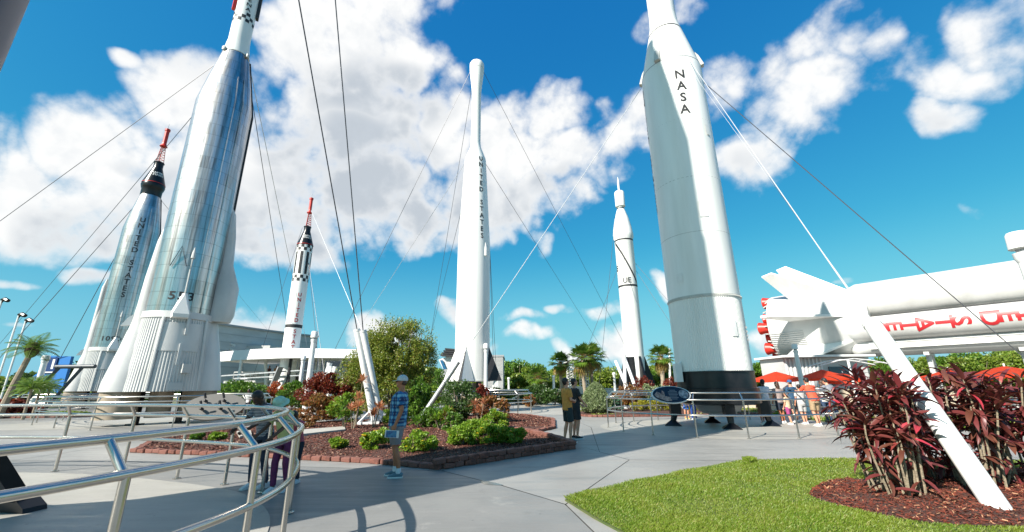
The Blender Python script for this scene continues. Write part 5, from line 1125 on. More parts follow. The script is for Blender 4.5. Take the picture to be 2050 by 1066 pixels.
for i, (px, py, Y, h, m, lab) in enumerate(((706, 862, 15.4, 1.0, lf_pink, 'lower salmon spiky plant left of the guy tubes'), (748, 850, 16, .9, lf_pink, 'salmon spiky plant at the foot of the guy tubes'), (688, 865, 15.6, .9, lf_green, 'green spiky plant with pale bare stems left of the guy tubes'), (880, 862, 15., .7, lf_bright, 'yellow green spiky plant right of the grey guy pole foot'), (898, 858, 15.3, .8, lf_bronze, 'bronze spiky plant beside the dark flowering bush'), (960, 840, 16.5, .9, lf_pink, 'salmon spiky plant in front of the red croton'), (838, 860, 15.6, .5, lf_green, 'dark green strappy plant behind the man')))  :
    p = AY(px, py, Y); spiky(lab, (p.x, p.y, .2), h, 34, .38, m, 20 + i, 4, .3)
# white bracket that holds the guy tubes
p = Vector((F1.x, F1.y, .2)); e = empty('guy_anchor', (p.x, p.y, .12), 'white steel anchor bracket on the mulch below the two guy tubes', 'anchor'); MB().beam((-.5, -.7, .08), (.35, -.6, .08), .12, .12).beam((-.45, -.7, .1), (-.15, -.2, .55), .07, .07).box((0, 0, .2), (.3, .3, .3)).build('bracket', whiteb, e, smooth=False)
# topiary bed at right
tp = Vector((4.55, 23.6, .15)); e = empty('topiary', tp, 'silvery green cone shaped topiary left of the right railing', 'topiary'); r = np.random.default_rng(101); n = 20000
hT = height(tp, 1200, 768) - .1; z = r.uniform(0, 1, n) ** 1.15; a_ = r.uniform(0, 2 * PI, n); bump_ = 1 + .05 * np.sin(a_ * 5 + z * 9) + .04 * np.sin(a_ * 11 - z * 17); rr = .92 * (1 - z ** 1.5) ** .62 * (1 - .25 * np.clip(.12 - z, 0, 1) / .12) * bump_ * r.uniform(.78, 1.03, n) ** .7
P = np.stack([rr * np.cos(a_), rr * np.sin(a_), z * hT + .03], 1); out = np.stack([np.cos(a_), np.sin(a_), .5 + z], 1)
quads('foliage', leaves(P, .075, .05, out=unit(out), seed=101), lf_silver, e); MB().tube([(0, 0, -.1), (0, 0, hT * .8)], [.06, .02], 8).build('stem', bark, e)
p = AY(1232, 812, 23.5); shrub('bush', 'small blue green round bush right of the cone topiary', 'bush', (p.x, p.y, .15), .5, .45, height(p, 1232, 795), mat('leaf_teal', (.03, .12, .06), .5, island=((.05, .18, .09), .1, .8), trans=.3), 2400, .07, .05, 40, .25, 102)
for i, px in enumerate((1282, 1312, 1342, 1385, 1450)):
    p = AY(px, 818, 23.6); shrub('bush', ['low yellow shrub leftmost behind the right railing', 'low yellow shrub second from the left behind the right railing', 'low yellow shrub behind the oval sign', 'low yellow shrub behind the rocket leg by the child in blue', 'low yellow shrub between the rocket legs'][i], 'bush', (p.x, p.y, .15), .48, .4, height(p, px, 806), lf_yellow, 1800, .07, .05, 30, .3, 110 + i)
for i, (px, Y, pt, m, rx) in enumerate(((1268, 25, 772, lf_bronze, .8), (1300, 25.5, 778, lf_silver, .7), (1330, 25.5, 776, lf_silver, .8), (1290, 26.2, 752, lf_red, .7), (1348, 26.5, 755, lf_red, .5), (1245, 26, 782, lf_bronze, .6), (1370, 26, 770, lf_silver, .6))):
    p = AY(px, 815, Y); shrub('bush', ['bronze red croton behind the cone topiary bed', 'silver variegated bush below the black finned rocket', 'second silver variegated bush nearer the base of the shaded white rocket', 'tall thin red bush below the black finned rocket', 'tall red cordyline bush beside the sabal palm', 'low bronze bush by the teal bush', 'silver bush half hidden by the black rocket base'][i], 'bush', (p.x, p.y, .15), rx, .6, height(p, px, pt), m, 2600, .11, .06, 34, .3, 120 + i)
# fan palms
def fan_palm(label, base, h, R=1.6, nf=26, seed=1, skirt=True, name='sabal_palm', tr=.17, group='sabal palms'):
    e = empty(name, base, label, 'palm tree', group); r = random.Random(seed); k = 9; pts = [(.05 * math.sin(i * .7 + seed), .05 * math.cos(i * .9), h * i / (k - 1)) for i in range(k)]
    MB().tube([(pts[0][0], pts[0][1], -.1)] + pts[1:], [tr * 1.2] + [tr * (1 + .08 * (-1) ** i) for i in range(k - 1)], 10).build('trunk', barkp, e)
    V = []; VD = []; top = Vector(pts[-1]); ST = MB()
    for i in range(nf + (9 if skirt else 0)):
        dead = i >= nf; az = i * 2.4 + r.uniform(-.3, .3); el = r.uniform(-1.3, -.7) if dead else 1.35 - 1.9 * (i / nf) + r.uniform(-.12, .12)
        d = Vector((math.cos(az) * math.cos(el), math.sin(az) * math.cos(el), math.sin(el))); c = top + d * R * (.35 if dead else .48); ST.tube([top, c], [.03, .012], 4); s = d.cross(Vector((0, 0, 1))).normalized(); u = s.cross(d)
        nl = 16
        for j in range(nl):
            f = (j / (nl - 1) - .5) * 3.4; dd = (d * math.cos(f) + s * math.sin(f)).normalized(); l = R * .55 * (1 - .25 * abs(f) / 1.7) * r.uniform(.85, 1.1); w = s * math.cos(f) - d * math.sin(f); w = w * R * .035; m1 = c + dd * l * .55 + u * .04; tip = c + dd * l + Vector((0, 0, -l * (.22 if not dead else .4))) 
            (VD if dead else V).append([c, m1 + w, tip, m1 - w])
    quads('crown', np.array([[tuple(q) for q in v] for v in V]), lf_palm, e)
    if VD: quads('dead_fronds', np.array([[tuple(q) for q in v] for v in VD]), lf_dead, e)
    ST.build('frond_stalk', lf_dead, e); return e
for i, (px, Y, ct, R_, lab) in enumerate(((1124, 42, 728, 1.5, 'sabal palm furthest left, behind the couple'), (1170, 41, 718, 1.9, 'sabal palm left of the twin pair behind the lattice tower'), (1187, 43, 716, 1.9, 'sabal palm right of the twin pair behind the lattice tower'), (1329, 36, 716, 1.45, 'sabal palm between the black finned rocket and the shaded white rocket'), (1077, 44, 757, 1.5, 'short sabal palm half hidden in the hedge behind the couple'))):
    p = AY(px, 780, Y); fan_palm(lab, (p.x, p.y, 0), ZAT(p, px, ct), R_ * .98, 30, i)
# feather palms at the left
def feather_palm(label, base, h, L, nf=16, seed=1, tr=.12, name='feather_palm', lean=0., group='feather palms at far left'):
    e = empty(name, base, label, 'palm tree', group); r = random.Random(seed); top = Vector((lean, 0, h)); MB().tube([(0, 0, -.1), (lean * .4, 0, h * .5), top], [tr * 1.5, tr * 1.1, tr], 9).build('trunk', barkp, e)
    if h > 2: MB().ball((lean, 0, h + .05), tr * 2.4, 9, (1, 1, 1.5)).build('crown_base', mat('palm_fibre', (.06, .03, .02), .9, bump=.8), e)
    V = []; ST = MB()
    for i in range(nf):
        az = i * 2.4 + r.uniform(-.2, .2); el = 1.3 - 1.2 * i / nf; pts = []; p = top.copy(); d = Vector((math.cos(az) * math.cos(el), math.sin(az) * math.cos(el), math.sin(el)))
        for k in range(8): pts.append(p.copy()); p += d * L / 7; d = (d + Vector((0, 0, -.22))).normalized()
        ST.tube(pts, [.02 * (1 - .1 * k) for k in range(8)], 4)
        for k in range(1, 8):
            for sub in (0, .25, .5, .75):
                q = pts[k - 1].lerp(pts[k], sub) if k else pts[k]; dd = (pts[k] - pts[k - 1]).normalized(); s = dd.cross(Vector((0, 0, 1))).normalized(); l = L * .30 * math.sin(PI * min(.95, (k + sub) / 8.2)) + .05
                for sg in (-1, 1):
                    v = (s * sg + dd * .7 + Vector((0, 0, -.35))).normalized(); w = dd * L * .009; V.append([q - w * 1.6, q + v * l * .5 + w * 1.6, q + v * l, q + v * l * .5 - w * 1.6])
    quads('crown', np.array([[tuple(q) for q in v] for v in V]), lf_palm, e); ST.build('frond_stalk', lf_green, e); return e
p = AY(-2, 830, 26); feather_palm('tall feather palm at the left edge with arching fronds', (p.x, p.y, 0), ZAT(p, 18, 702), 1.45, 20, 3, .14, lean=.8)
for i, (px, py, Y, L_) in enumerate(((48, 806, 25, 1.5), (66, 800, 26, 1.6), (28, 790, 28, 1.4), (85, 790, 28, 1.2))):
    p = AY(px, 830, Y); feather_palm(['low bright feather palm left of the pipe frame', 'low dark feather palm in front of the blue sign wall', 'young feather palm under the tall left palm', 'young feather palm against the pipe frame leg'][i], (p.x, p.y, 0), ZAT(p, px, 779), L_ * .72, 16, 20 + i, .06)
# ---- red ti plants
def ti_leaf(L, W, droop, seed):
    r = random.Random(seed); n = 5; vs = []; fs = []; a = 0.; p = Vector((0, 0, 0)); el = .0
    for i in range(n + 1):
        f = i / n; w = W * (math.sin(PI * min(1, f * .86 + .1)) ** .8) if 0 < i < n else W * (.12 if i == 0 else .02)
        vs += [(p.x, -w / 2, p.z + w * .28), (p.x, 0, p.z), (p.x, w / 2, p.z + w * .28)]; el -= droop / n; p = p + Vector((math.cos(el), 0, math.sin(el))) * L / n
    for i in range(n): k = 3 * i; fs += [(k, k + 3, k + 4, k + 1), (k + 1, k + 4, k + 5, k + 2)]
    me = MB().add(vs, fs).mesh('ti_leaf', True, 80); me.materials.append(ti_m); return me
TL = [ti_leaf(.36, .075, .5, 1), ti_leaf(.40, .065, 1.0, 2), ti_leaf(.30, .08, .2, 3), ti_leaf(.34, .055, 1.5, 4), ti_leaf(.42, .08, .8, 5)]
def ti_plant(label, base, stems, height_, rx, ry, seed, ndet=290, lean=(0, 0), sc=1.):
    e = empty('ti_plant', base, label, 'ti plant', 'red ti plants at the right'); r = random.Random(seed); b = MB(); tips = []
    for i in range(stems):
        a = 2 * PI * i / stems + r.uniform(-.3, .3); q = math.sqrt(r.uniform(.03, 1)); bx, by = q * rx * .62 * math.cos(a), q * ry * .62 * math.sin(a); hh = height_ * r.uniform(.42, 1.0) * (1 - .22 * q * q); tx, ty = q * rx * math.cos(a) + lean[0] * hh, q * ry * math.sin(a) + lean[1] * hh
        p0 = Vector((bx, by, -.05)); p3 = Vector((tx, ty, hh)); m1 = p0.lerp(p3, .35) + Vector((r.uniform(-.08, .08), r.uniform(-.08, .08), .12)); m2 = p0.lerp(p3, .7) + Vector((r.uniform(-.06, .06), r.uniform(-.06, .06), .08))
        b.tube([p0, m1, m2, p3], [.017, .014, .012, .009], 6); tips.append((p3, (p3 - m2).normalized(), 17))
        if hh > .7 * height_: tips.append((m2, (p3 - m1).normalized(), 8))
        if r.random() < .35: tips.append((m1, (m2 - p0).normalized(), 5))
    b.build('stem', stem_m, e); place = []
    for (tp_, d, n) in tips:
        for j in range(n):
            az = j * 2.4 + r.uniform(-.4, .4); el = r.uniform(-.35, 1.25) if n > 12 else r.uniform(-.6, .5); dv = Vector((math.cos(az) * math.cos(el), math.sin(az) * math.cos(el), math.sin(el))); pos = tp_ - d * r.uniform(0, .30) * (1.2 - el * .6)
            x = dv; y = Vector((0, 0, 1)).cross(x).normalized(); z = x.cross(y); M4 = Matrix((x, y, z)).transposed().to_4x4() @ Matrix.Rotation(r.uniform(-.5, .5), 4, 'X'); s = sc * r.uniform(.7, 1.15); place.append((Matrix.Translation(pos) @ M4 @ Matrix.Scale(s, 4), r.randrange(5)))
    # nearest leaves to the viewer as parts
    key = sorted(range(len(place)), key=lambda i: (Vector(base) + place[i][0].translation).length); V = []
    for n_, i in enumerate(key):
        M4, k = place[i]
        if n_ < ndet:
            o = bpy.data.objects.new('leaf', TL[k]); link(o, e); o.matrix_local = M4
        else:
            me = TL[k]; co = [M4 @ v.co for v in me.vertices]
            for pl in me.polygons: V.append([tuple(co[q]) for q in pl.vertices])
    if V: quads('foliage_mass', np.array(V), ti_s, e, kind='stuff')
    return e
tl = G(1803, 1000); ti_plant('dense red ti plant on the left of the leaning white guy pole', (tl.x, tl.y, .1), 30, 1.72, .50, .5, 7, lean=(-.04, 0), sc=.92)
tl = G(1900, 985); tl = Vector((tl.x + .25, tl.y + .7, .1)); ti_plant('red ti plant behind the leaning white guy pole', tl, 22, 1.75, .55, .5, 9, ndet=200)
tl = G(1965, 990); ti_plant('tall red ti plant right of the leaning white guy pole', (tl.x, tl.y, .1), 22, 1.85, .55, .5, 8, lean=(.02, 0), sc=.95)
tl = G(2048, 982); ti_plant('red ti plant at the right edge of the picture', (tl.x + .15, tl.y + .1, .1), 24, 1.95, .6, .5, 10, sc=.95)
# ---- distant hedge and trees
far = [(1010, 60, 722, 4.0, lf_green), (1040, 58, 716, 4.2, lf_green), (1068, 56, 735, 3.2, lf_far), (1100, 60, 745, 4, lf_far), (1140, 60, 742, 4, lf_far), (1205, 62, 738, 4.5, lf_far), (1240, 64, 742, 4.5, lf_far), (1310, 60, 742, 3.6, lf_far), (1345, 60, 735, 3.6, lf_green), (1525, 60, 728, 4.2, lf_far), (1560, 58, 720, 4.2, lf_green), (1600, 64, 730, 4.6, lf_far), (1700, 60, 728, 5, lf_far), (1745, 60, 722, 5, lf_far), (1790, 58, 718, 4.8, lf_green), (1835, 58, 712, 4.8, lf_far), (1880, 56, 712, 4.6, lf_far), (1925, 56, 706, 4.6, lf_green), (1970, 54, 708, 4.4, lf_far), (2020, 54, 700, 4.6, lf_far), (2070, 54, 704, 4.6, lf_far),
       (875, 62, 742, 4, lf_green), (150, 60, 712, 3.6, lf_dark), (125, 62, 740, 3.4, lf_dark), (60, 60, 748, 3.5, lf_dark), (1165, 66, 744, 4.5, lf_green)]
def sect(px): return 'left of the silver rockets' if px < 300 else ('behind the slim white rocket' if px < 900 else ('beyond the path behind the couple' if px < 1260 else ('past the shaded white rocket' if px < 1400 else 'beyond the lying rocket')))
ORD = ['leftmost', 'second from left', 'third from left', 'fourth from left', 'fifth from left', 'sixth from left', 'seventh from left', 'eighth from left', 'ninth from left', 'tenth from left', 'eleventh from left', 'rightmost']
for i, (px, Y, pt, rx, m) in enumerate(far):
    p = AY(px, 770, Y); h = ZAT(p, px, pt); kind = {id(lf_green): 'dark green', id(lf_far): 'olive green', id(lf_dark): 'deep green'}[id(m)]
    same = sorted(q[0] for q in far if sect(q[0]) == sect(px)); k = same.index(px); o_ = ORD[k] if k < len(same) - 1 or len(same) == 1 else 'rightmost'
    if len(same) == 1: o_ = 'lone'
    tree('tree', '%s round crowned tree %s, %s' % (kind, sect(px), o_) if o_ != 'lone' else '%s round crowned tree %s' % (kind, sect(px)), 'tree', (p.x, p.y, 0), h, rx, 2.6, m, 6500, .34, .22, 200 + i, .35, 44, .26, group='round crowned trees in the far tree line', z_lo=.05)
for i, (px, Y, pt, rx, m, lab) in enumerate(((1075, 36, 772, 1.6, lf_dark, 'dark clipped hedge clump left of the couple'), (1110, 35, 778, 1.3, lf_dark, 'dark hedge clump directly behind the couple'), (1040, 38, 780, 1.6, lf_green, 'green hedge clump at the end of the white railing'), (1000, 36, 772, 1.4, lf_green, 'green leafy clump under the white exhibit building'), (1160, 43, 790, 1.0, lf_dark, 'small dark bush at the lattice tower plinth'), (1190, 40, 775, .9, lf_green, 'green bush beside the twin palms'), (880, 40, 735, 1.6, lf_green, 'dark green bush left of the white exhibit building'), (865, 30, 772, 1.0, lf_bright, 'light green bush by the man behind the bed'), (250, 40, 790, 2.4, lf_bright, 'pale hedge below the pipe frame'), (120, 44, 775, 3., lf_bright, 'yellow green hedge in front of the blue sign'), (1395, 36, 770, 1.6, lf_green, 'green bush right behind the black rocket base'), (1060, 33.4, 792, .5, lf_bronze, 'little bronze plant in front of the dark hedge'), (30, 27, 800, 1.6, lf_red, 'dark red bush beneath the tall left palm'))):
    p = AY(px, 790, Y); shrub('bush', lab, 'bush', (p.x, p.y, 0), rx, .9, max(.5, ZAT(p, px, pt)), m, 3200, .16, .11, 36, .3, 260 + i)
# far wooded horizon
P = []; r = np.random.default_rng(5); ang = r.uniform(-1.25, 1.25, 60000); dist = r.uniform(105, 125, 60000); hh = 4.6 + 1.3 * np.sin(ang * 23) + .9 * np.sin(ang * 57 + 1) + .5 * np.sin(ang * 131)
Pt = np.stack([dist * np.sin(ang), dist * np.cos(ang), r.uniform(0, 1, 60000) ** .6 * hh], 1)
tag(quads('far_wood', leaves(Pt, .9, .7, seed=3), lf_far), kind='stuff')
# ================================================================== PEOPLE
def mk(col, **k):
    n = 'cloth_%02x%02x%02x' % tuple(int(min(255, c * 255)) for c in col); return mat(n, col, .8, col2=tuple(c * .8 for c in col), nscale=14, bump=.25, bscale=30, bdist=.01, **k)
skin_l = mat('skin_light', (.60, .30, .19), .5, col2=(.52, .23, .14), nscale=6); skin_t = mat('skin_tan', (.42, .16, .075), .5, col2=(.34, .12, .055), nscale=6); skin_d = mat('skin_dark', (.10, .048, .028), .45, col2=(.08, .036, .02), nscale=6)
hair_b = mat('hair_black', (.012, .009, .008), .5, bump=.8, bscale=60); hair_br = mat('hair_brown', (.06, .03, .018), .5, bump=.8, bscale=60)
def plaid():
    m = bpy.data.materials.new('blue_check_cloth'); m.use_nodes = True; N = NT(m.node_tree); bs = m.node_tree.nodes['Principled BSDF']; bs.inputs['Roughness'].default_value = .8
    tc = N.n('ShaderNodeTexCoord'); sx = N.n('ShaderNodeSeparateXYZ', i={0: tc.outputs['Object']}); h = N.m('ADD', sx.outputs[0], sx.outputs[1])
    def st(v, f, ph): return N.ss(N.m('SINE', N.m('ADD', N.m('MULTIPLY', v, f), ph)), -.25, .75)
    a = st(h, 50, 0); b_ = st(sx.outputs[2], 50, 1.); c = st(h, 100, 2.); d = st(sx.outputs[2], 100, .5)
    base = N.mix(a, (.008, .02, .085), (.01, .12, .30)); base = N.mix(N.m('MULTIPLY', b_, .6), base, (.015, .17, .36)); w = N.m('MULTIPLY', a, b_); base = N.mix(N.m('MULTIPLY', w, .75), base, (.25, .52, .62)); base = N.mix(N.m('MULTIPLY', N.m('MULTIPLY', c, d), .35), base, (.3, .55, .62))
    m.node_tree.links.new(base, bs.inputs['Base Color']); return m
plaid_m = plaid()
def stripes():
    m = bpy.data.materials.new('striped_cloth'); m.use_nodes = True; N = NT(m.node_tree); bs = m.node_tree.nodes['Principled BSDF']; bs.inputs['Roughness'].default_value = .8
    tc = N.n('ShaderNodeTexCoord'); sx = N.n('ShaderNodeSeparateXYZ', i={0: tc.outputs['Object']}); f = N.m('GREATER_THAN', N.m('SINE', N.m('MULTIPLY', sx.outputs[2], 240.)), .2)
    m.node_tree.links.new(N.mix(f, (.02, .025, .05), (.5, .52, .55)), bs.inputs['Base Color']); return m
def loft(b, pts, rad, right, n=12):
    pts = [Vector(p) for p in pts]; k = len(pts); vs = []
    for i, p in enumerate(pts):
        d = (pts[min(i + 1, k - 1)] - pts[max(i - 1, 0)]).normalized(); x = (right - d * right.dot(d))
        if x.length < .1: x = d.orthogonal()
        x.normalize(); y = d.cross(x); rx, ry = rad[i] if isinstance(rad[i], tuple) else (rad[i], rad[i])
        for j in range(n): a = 2 * PI * j / n; vs.append(p + x * rx * math.cos(a) + y * ry * math.sin(a))
    fs = []
    for i in range(k - 1):
        for j in range(n): fs.append((i * n + j, i * n + (j + 1) % n, (i + 1) * n + (j + 1) % n, (i + 1) * n + j))
    fs.append(tuple(range(n))[::-1]); fs.append(tuple((k - 1) * n + j for j in range(n))); b.add(vs, fs)
def blob(b, c, r, sc, R=None, n=12):
    base = len(b.v); b.ball((0, 0, 0), r, n, sc)
    for i in range(base, len(b.v)):
        v = Vector(b.v[i]); v = R @ v if R is not None else v; b.v[i] = tuple(v + Vector(c))
def remesh(b, name, m, parent, vox, smooth=2):
    me = b.mesh(name, True, 80); o = bpy.data.objects.new(name, me); COL.objects.link(o)
    md = o.modifiers.new('r', 'REMESH'); md.mode = 'VOXEL'; md.voxel_size = vox; md.use_smooth_shade = True
    if smooth: ms = o.modifiers.new('s', 'SMOOTH'); ms.factor = .6; ms.iterations = smooth
    dg = bpy.context.evaluated_depsgraph_get(); dg.update(); m2 = bpy.data.meshes.new_from_object(o.evaluated_get(dg)); bpy.data.objects.remove(o); m2.materials.clear(); m2.materials.append(m); m2.name = name
    m2.polygons.foreach_set('use_smooth', [True] * len(m2.polygons)); o = bpy.data.objects.new(name, m2); return link(o, parent)
def person(label, loc, yaw, H=1.75, top=None, bottom=None, skin=None, hair=hair_b, shoe=None, sleeve=.5, legs='shorts', cap=None, glasses=False, pose=None, vox=.012, hairlen=0, build=1., group=None, socks=None, under=None, face=True):
    P = dict(arms=((.0, .05, .1, .2), (.0, .05, .1, .2)), lean=0., head=(0., 0.), step=.0, knee=.0); P.update(pose or {})
    e = empty('person', loc, label, 'person', group, rz=yaw); s = H / 1.75; X = Vector((1, 0, 0))
    ln = P['lean']; Rl = Matrix.Rotation(-ln, 3, 'X')
    pel = Vector((0, -.10 * ln, .93 - .04 * P['knee']))
    def U(v): return pel + Rl @ (Vector(v) - Vector((0, 0, .93)))
    hipL = []; 
    J = {}
    for sg in (-1, 1):
        st = P['step'] * sg; hip = pel + Vector((.095 * sg, 0, -.02)); kn = Vector((.10 * sg, .03 + st * .45 + .08 * P['knee'], .50)); an = Vector((.105 * sg, -.03 + st, .085)); J[sg] = dict(hip=hip, kn=kn, an=an)
        sh = U((.185 * sg * build, -.01, 1.42)); fw, out, bend, tw = P['arms'][0 if sg < 0 else 1]
        # upper arm direction: fw = forward swing, out = outward
        d = Vector((math.sin(out) * sg, math.sin(fw) * math.cos(out), -math.cos(fw) * math.cos(out))); el = sh + d * .285
        f2 = fw + bend; o2 = out - tw; d2 = Vector((math.sin(o2) * sg, math.sin(f2) * math.cos(o2), -math.cos(f2) * math.cos(o2))); wr = el + d2 * .255; J[sg].update(sh=sh, el=el, wr=wr, d2=d2)
    b = MB(); B = build
    loft(b, [pel + Vector((0, 0, -.10)), pel + Vector((0, 0, .02)), U((0, 0, 1.08)), U((0, .005, 1.22)), U((0, 0, 1.34)), U((0, -.01, 1.43)), U((0, -.01, 1.475))], [(.145 * B, .10 * B), (.165 * B, .115 * B), (.145 * B, .10 * B), (.16 * B, .11 * B), (.185 * B, .115 * B), (.15 * B, .085), (.07, .06)], X, 20)
    hp, hy = P['head']; neck = U((0, -.01, 1.47)); hc = U((0, .015, 1.645)) + Vector((0, -.06 * math.sin(hp) * -1, -.03 * abs(math.sin(hp)))); Rh = Matrix.Rotation(hy, 3, 'Z') @ Matrix.Rotation(-hp - ln, 3, 'X')
    hc = neck + Rh @ Vector((0, .02, .165))
    loft(b, [neck - Vector((0, 0, .04)), neck + Rh @ Vector((0, .0, .06)), hc + Rh @ Vector((0, -.015, -.05))], [.062, .055, .055], X, 14)
    def Hd(v): return hc + Rh @ Vector(v)
    blob(b, Hd((0, -.008, .022)), .092, (.82, 1.02, 1.02), Rh, 16); blob(b, Hd((0, .022, -.045)), .066, (.86, .95, 1.05), Rh, 14); blob(b, Hd((0, .050, -.085)), .028, (1.1, .8, .8), Rh, 10)
    loft(b, [Hd((0, .078, .02)), Hd((0, .104, -.018)), Hd((0, .085, -.032))], [.010, .015, .012], X, 8)
    for sg in (-1, 1): blob(b, Hd((.079 * sg, -.006, -.005)), .026, (.35, .75, 1.1), Rh, 8)
    for sg in (-1, 1):
        j = J[sg]; loft(b, [j['hip'] + Vector((0, 0, .03)), j['hip'].lerp(j['kn'], .5), j['kn'], j['kn'].lerp(j['an'], .35) + Vector((0, -.015, 0)), j['an'] + Vector((0, 0, .06)), j['an'] + Vector((0, 0, -.03))], [.088 * B, .077 * B, .054, .056, .036, .04], X, 14)
        loft(b, [j['an'] + Vector((0, -.05, -.045)), j['an'] + Vector((0, .05, -.045)), j['an'] + Vector((0, .15, -.055))], [(.034, .03), (.042, .035), (.04, .022)], X, 10)
        loft(b, [j['sh'] + Vector((-.03 * sg, 0, .0)), j['sh'], j['sh'].lerp(j['el'], .5), j['el'], j['el'].lerp(j['wr'], .4), j['wr']], [.045, .052 * B, .046 * B, .038, .037, .026], X, 12)
        d = j['d2']; side = Vector((1, 0, 0)); side = (side - d * side.dot(d)).normalized(); pn = d.cross(side).normalized(); w = j['wr']
        # hand: palm, four fingers, thumb ; palm faces the thigh (side axis is thickness)
        fwd = pn if pn.y > 0 else -pn
        loft(b, [w, w + d * .045, w + d * .088], [(.017, .024), (.015, .038), (.013, .038)], side, 10)
        for k, (o_, l_) in enumerate(((.029, .066), (.010, .074), (-.010, .069), (-.028, .054))):
            r0 = w + d * .085 + fwd * o_; curl = -side * sg; loft(b, [r0 - d * .015, r0 + d * l_ * .45 + curl * .006, r0 + d * l_ * .8 + curl * .022, r0 + d * l_ * .95 + curl * .036], [.0095, .009, .0085, .0075], side, 7)
        r0 = w + d * .03 + fwd * .022; loft(b, [r0, r0 + d * .03 + fwd * .022, r0 + d * .062 + fwd * .026 - side * sg * .008], [.012, .011, .009], side, 7)
    body = remesh(b, 'body', skin, e, vox, 2); body.scale = (s, s, s)
    kids = []
    def add(bb, name, m, v=None, sm=2): o = remesh(bb, name, m, e, v or vox, sm); o.scale = (s, s, s); return o
    # shirt
    if top:
        b = MB(); k = .016; loft(b, [U((0, 0, .86)), U((0, 0, .95)), U((0, 0, 1.08)), U((0, .008, 1.22)), U((0, 0, 1.34)), U((0, -.01, 1.43)), U((0, -.01, 1.468))], [(.172 * B + k, .122 * B + k), (.172 * B + k, .12 * B + k), (.155 * B + k, .12 * B + k), (.165 * B + k, .122 * B + k), (.187 * B + k, .117 * B + k), (.155 * B + k, .088 + k), (.075, .068)], X, 22)
        for sg in (-1, 1):
            j = J[sg]; 
            if sleeve > .6: pts = [j['sh'] + Vector((-.04 * sg, 0, 0)), j['sh'], j['el'], j['el'].lerp(j['wr'], sleeve - .6 + .3)]; rd = [.06, .068 * B, .056, .048]
            else: pts = [j['sh'] + Vector((-.04 * sg, 0, 0)), j['sh'], j['sh'].lerp(j['el'], .45), j['sh'].lerp(j['el'], .45 + sleeve * .6)]; rd = [.06, .068 * B, .068 * B, .066 * B]
            loft(b, pts, rd, X, 14)
        add(b, 'shirt', top)
    if bottom:
        b = MB(); k = .018; loft(b, [pel + Vector((0, 0, -.12)), pel + Vector((0, 0, -.04)), pel + Vector((0, 0, .07))], [(.165 * B + k, .115 * B + k), (.168 * B + .008, .114 * B + .008), (.150 * B, .10 * B)], X, 20)
        for sg in (-1, 1):
            j = J[sg]
            if legs == 'shorts': loft(b, [j['hip'] + Vector((0, 0, .03)), j['hip'].lerp(j['kn'], .5), j['hip'].lerp(j['kn'], .88)], [.10 * B, .098 * B, .095], X, 16)
            elif legs == 'skirt': loft(b, [pel, j['hip'].lerp(j['kn'], .7) - Vector((.06 * sg, 0, 0))], [(.17, .12), (.15, .14)], X, 18)
            else: loft(b, [j['hip'] + Vector((0, 0, .03)), j['hip'].lerp(j['kn'], .5), j['kn'], j['kn'].lerp(j['an'], .5), j['an'] + Vector((0, 0, .02))], [.10 * B, .088 * B, .066, .060, .052], X, 16)
        add(b, 'shorts' if legs == 'shorts' else ('skirt' if legs == 'skirt' else 'trousers'), bottom)
    if shoe:
        for sg in (-1, 1):
            an = J[sg]['an']; b = MB(); loft(b, [an + Vector((0, -.075, -.045)), an + Vector((0, -.03, -.03)), an + Vector((0, .04, -.035)), an + Vector((0, .12, -.052)), an + Vector((0, .175, -.058))], [(.036, .035), (.043, .052), (.046, .045), (.05, .03), (.035, .018)], X, 12); so_ = add(b, 'shoe', shoe, min(vox, .01), 1)
            b = MB(); pr = [(.038, -.08), (.046, -.03), (.05, .05), (.054, .12), (.04, .185)]; poly = [an + Vector((w_, y_, -.072)) for w_, y_ in pr] + [an + Vector((-w_, y_, -.072)) for w_, y_ in reversed(pr)]; b.prism(poly, .024, (0, 0, 1)); b.build('sole', whiteb, so_)
            if socks: b = MB(); loft(b, [an + Vector((0, 0, -.01)), an + Vector((0, 0, .075))], [.05, .045], X, 12); o = b.build('sock', socks, e); o.scale = (s, s, s)
    if hair and not cap:
        b = MB(); blob(b, Hd((0, -.022, .035)), .100, (.86, 1.0, 1.0), Rh, 16); blob(b, Hd((0, -.045, -.02)), .075, (.95, .8, 1.0), Rh, 12)
        if hairlen > 0: loft(b, [Hd((0, -.05, 0)), Hd((0, -.075, -.10)), Hd((0, -.085, -.10 - hairlen))], [(.085, .05), (.09, .045), (.06, .03)], X, 12)
        bb = b; o = remesh(bb, 'hair', hair, e, min(vox, .011), 1); o.scale = (s, s, s)
        # keep the face clear
        inv = Rh.inverted(); bm = bmesh.new(); bm.from_mesh(o.data); dl = [v for v in bm.verts if (lambda q: q.y > .040 and q.z < .060)(inv @ (v.co - hc))]; bmesh.ops.delete(bm, geom=dl, context='VERTS'); bm.to_mesh(o.data); bm.free()
    if cap:
        b = MB(); blob(b, Hd((0, -.012, .045)), .102, (.88, 1.03, .92), Rh, 16); cap_o = o = b.build('cap', cap, e); inv = Rh.inverted(); bm = bmesh.new(); bm.from_mesh(o.data); bmesh.ops.delete(bm, geom=[v for v in bm.verts if (inv @ (v.co - hc)).z < .022], context='VERTS')
        bm.to_mesh(o.data); bm.free(); o.scale = (s, s, s)
        b = MB(); br = [Hd((.078 * math.sin(a), .06 + .115 * math.cos(a), .032 - .02 * math.cos(a))) for a in [(-1.45 + 2.9 * i / 10) for i in range(11)]]; b.prism(br, .008, Rh @ Vector((0, .17, 1))); b.build('cap_brim', cap, cap_o, smooth=False)
        if hair: b = MB(); blob(b, Hd((0, -.04, -.005)), .078, (.98, .8, .8), Rh, 12); o = b.build('hair', hair, e); o.scale = (s, s, s)
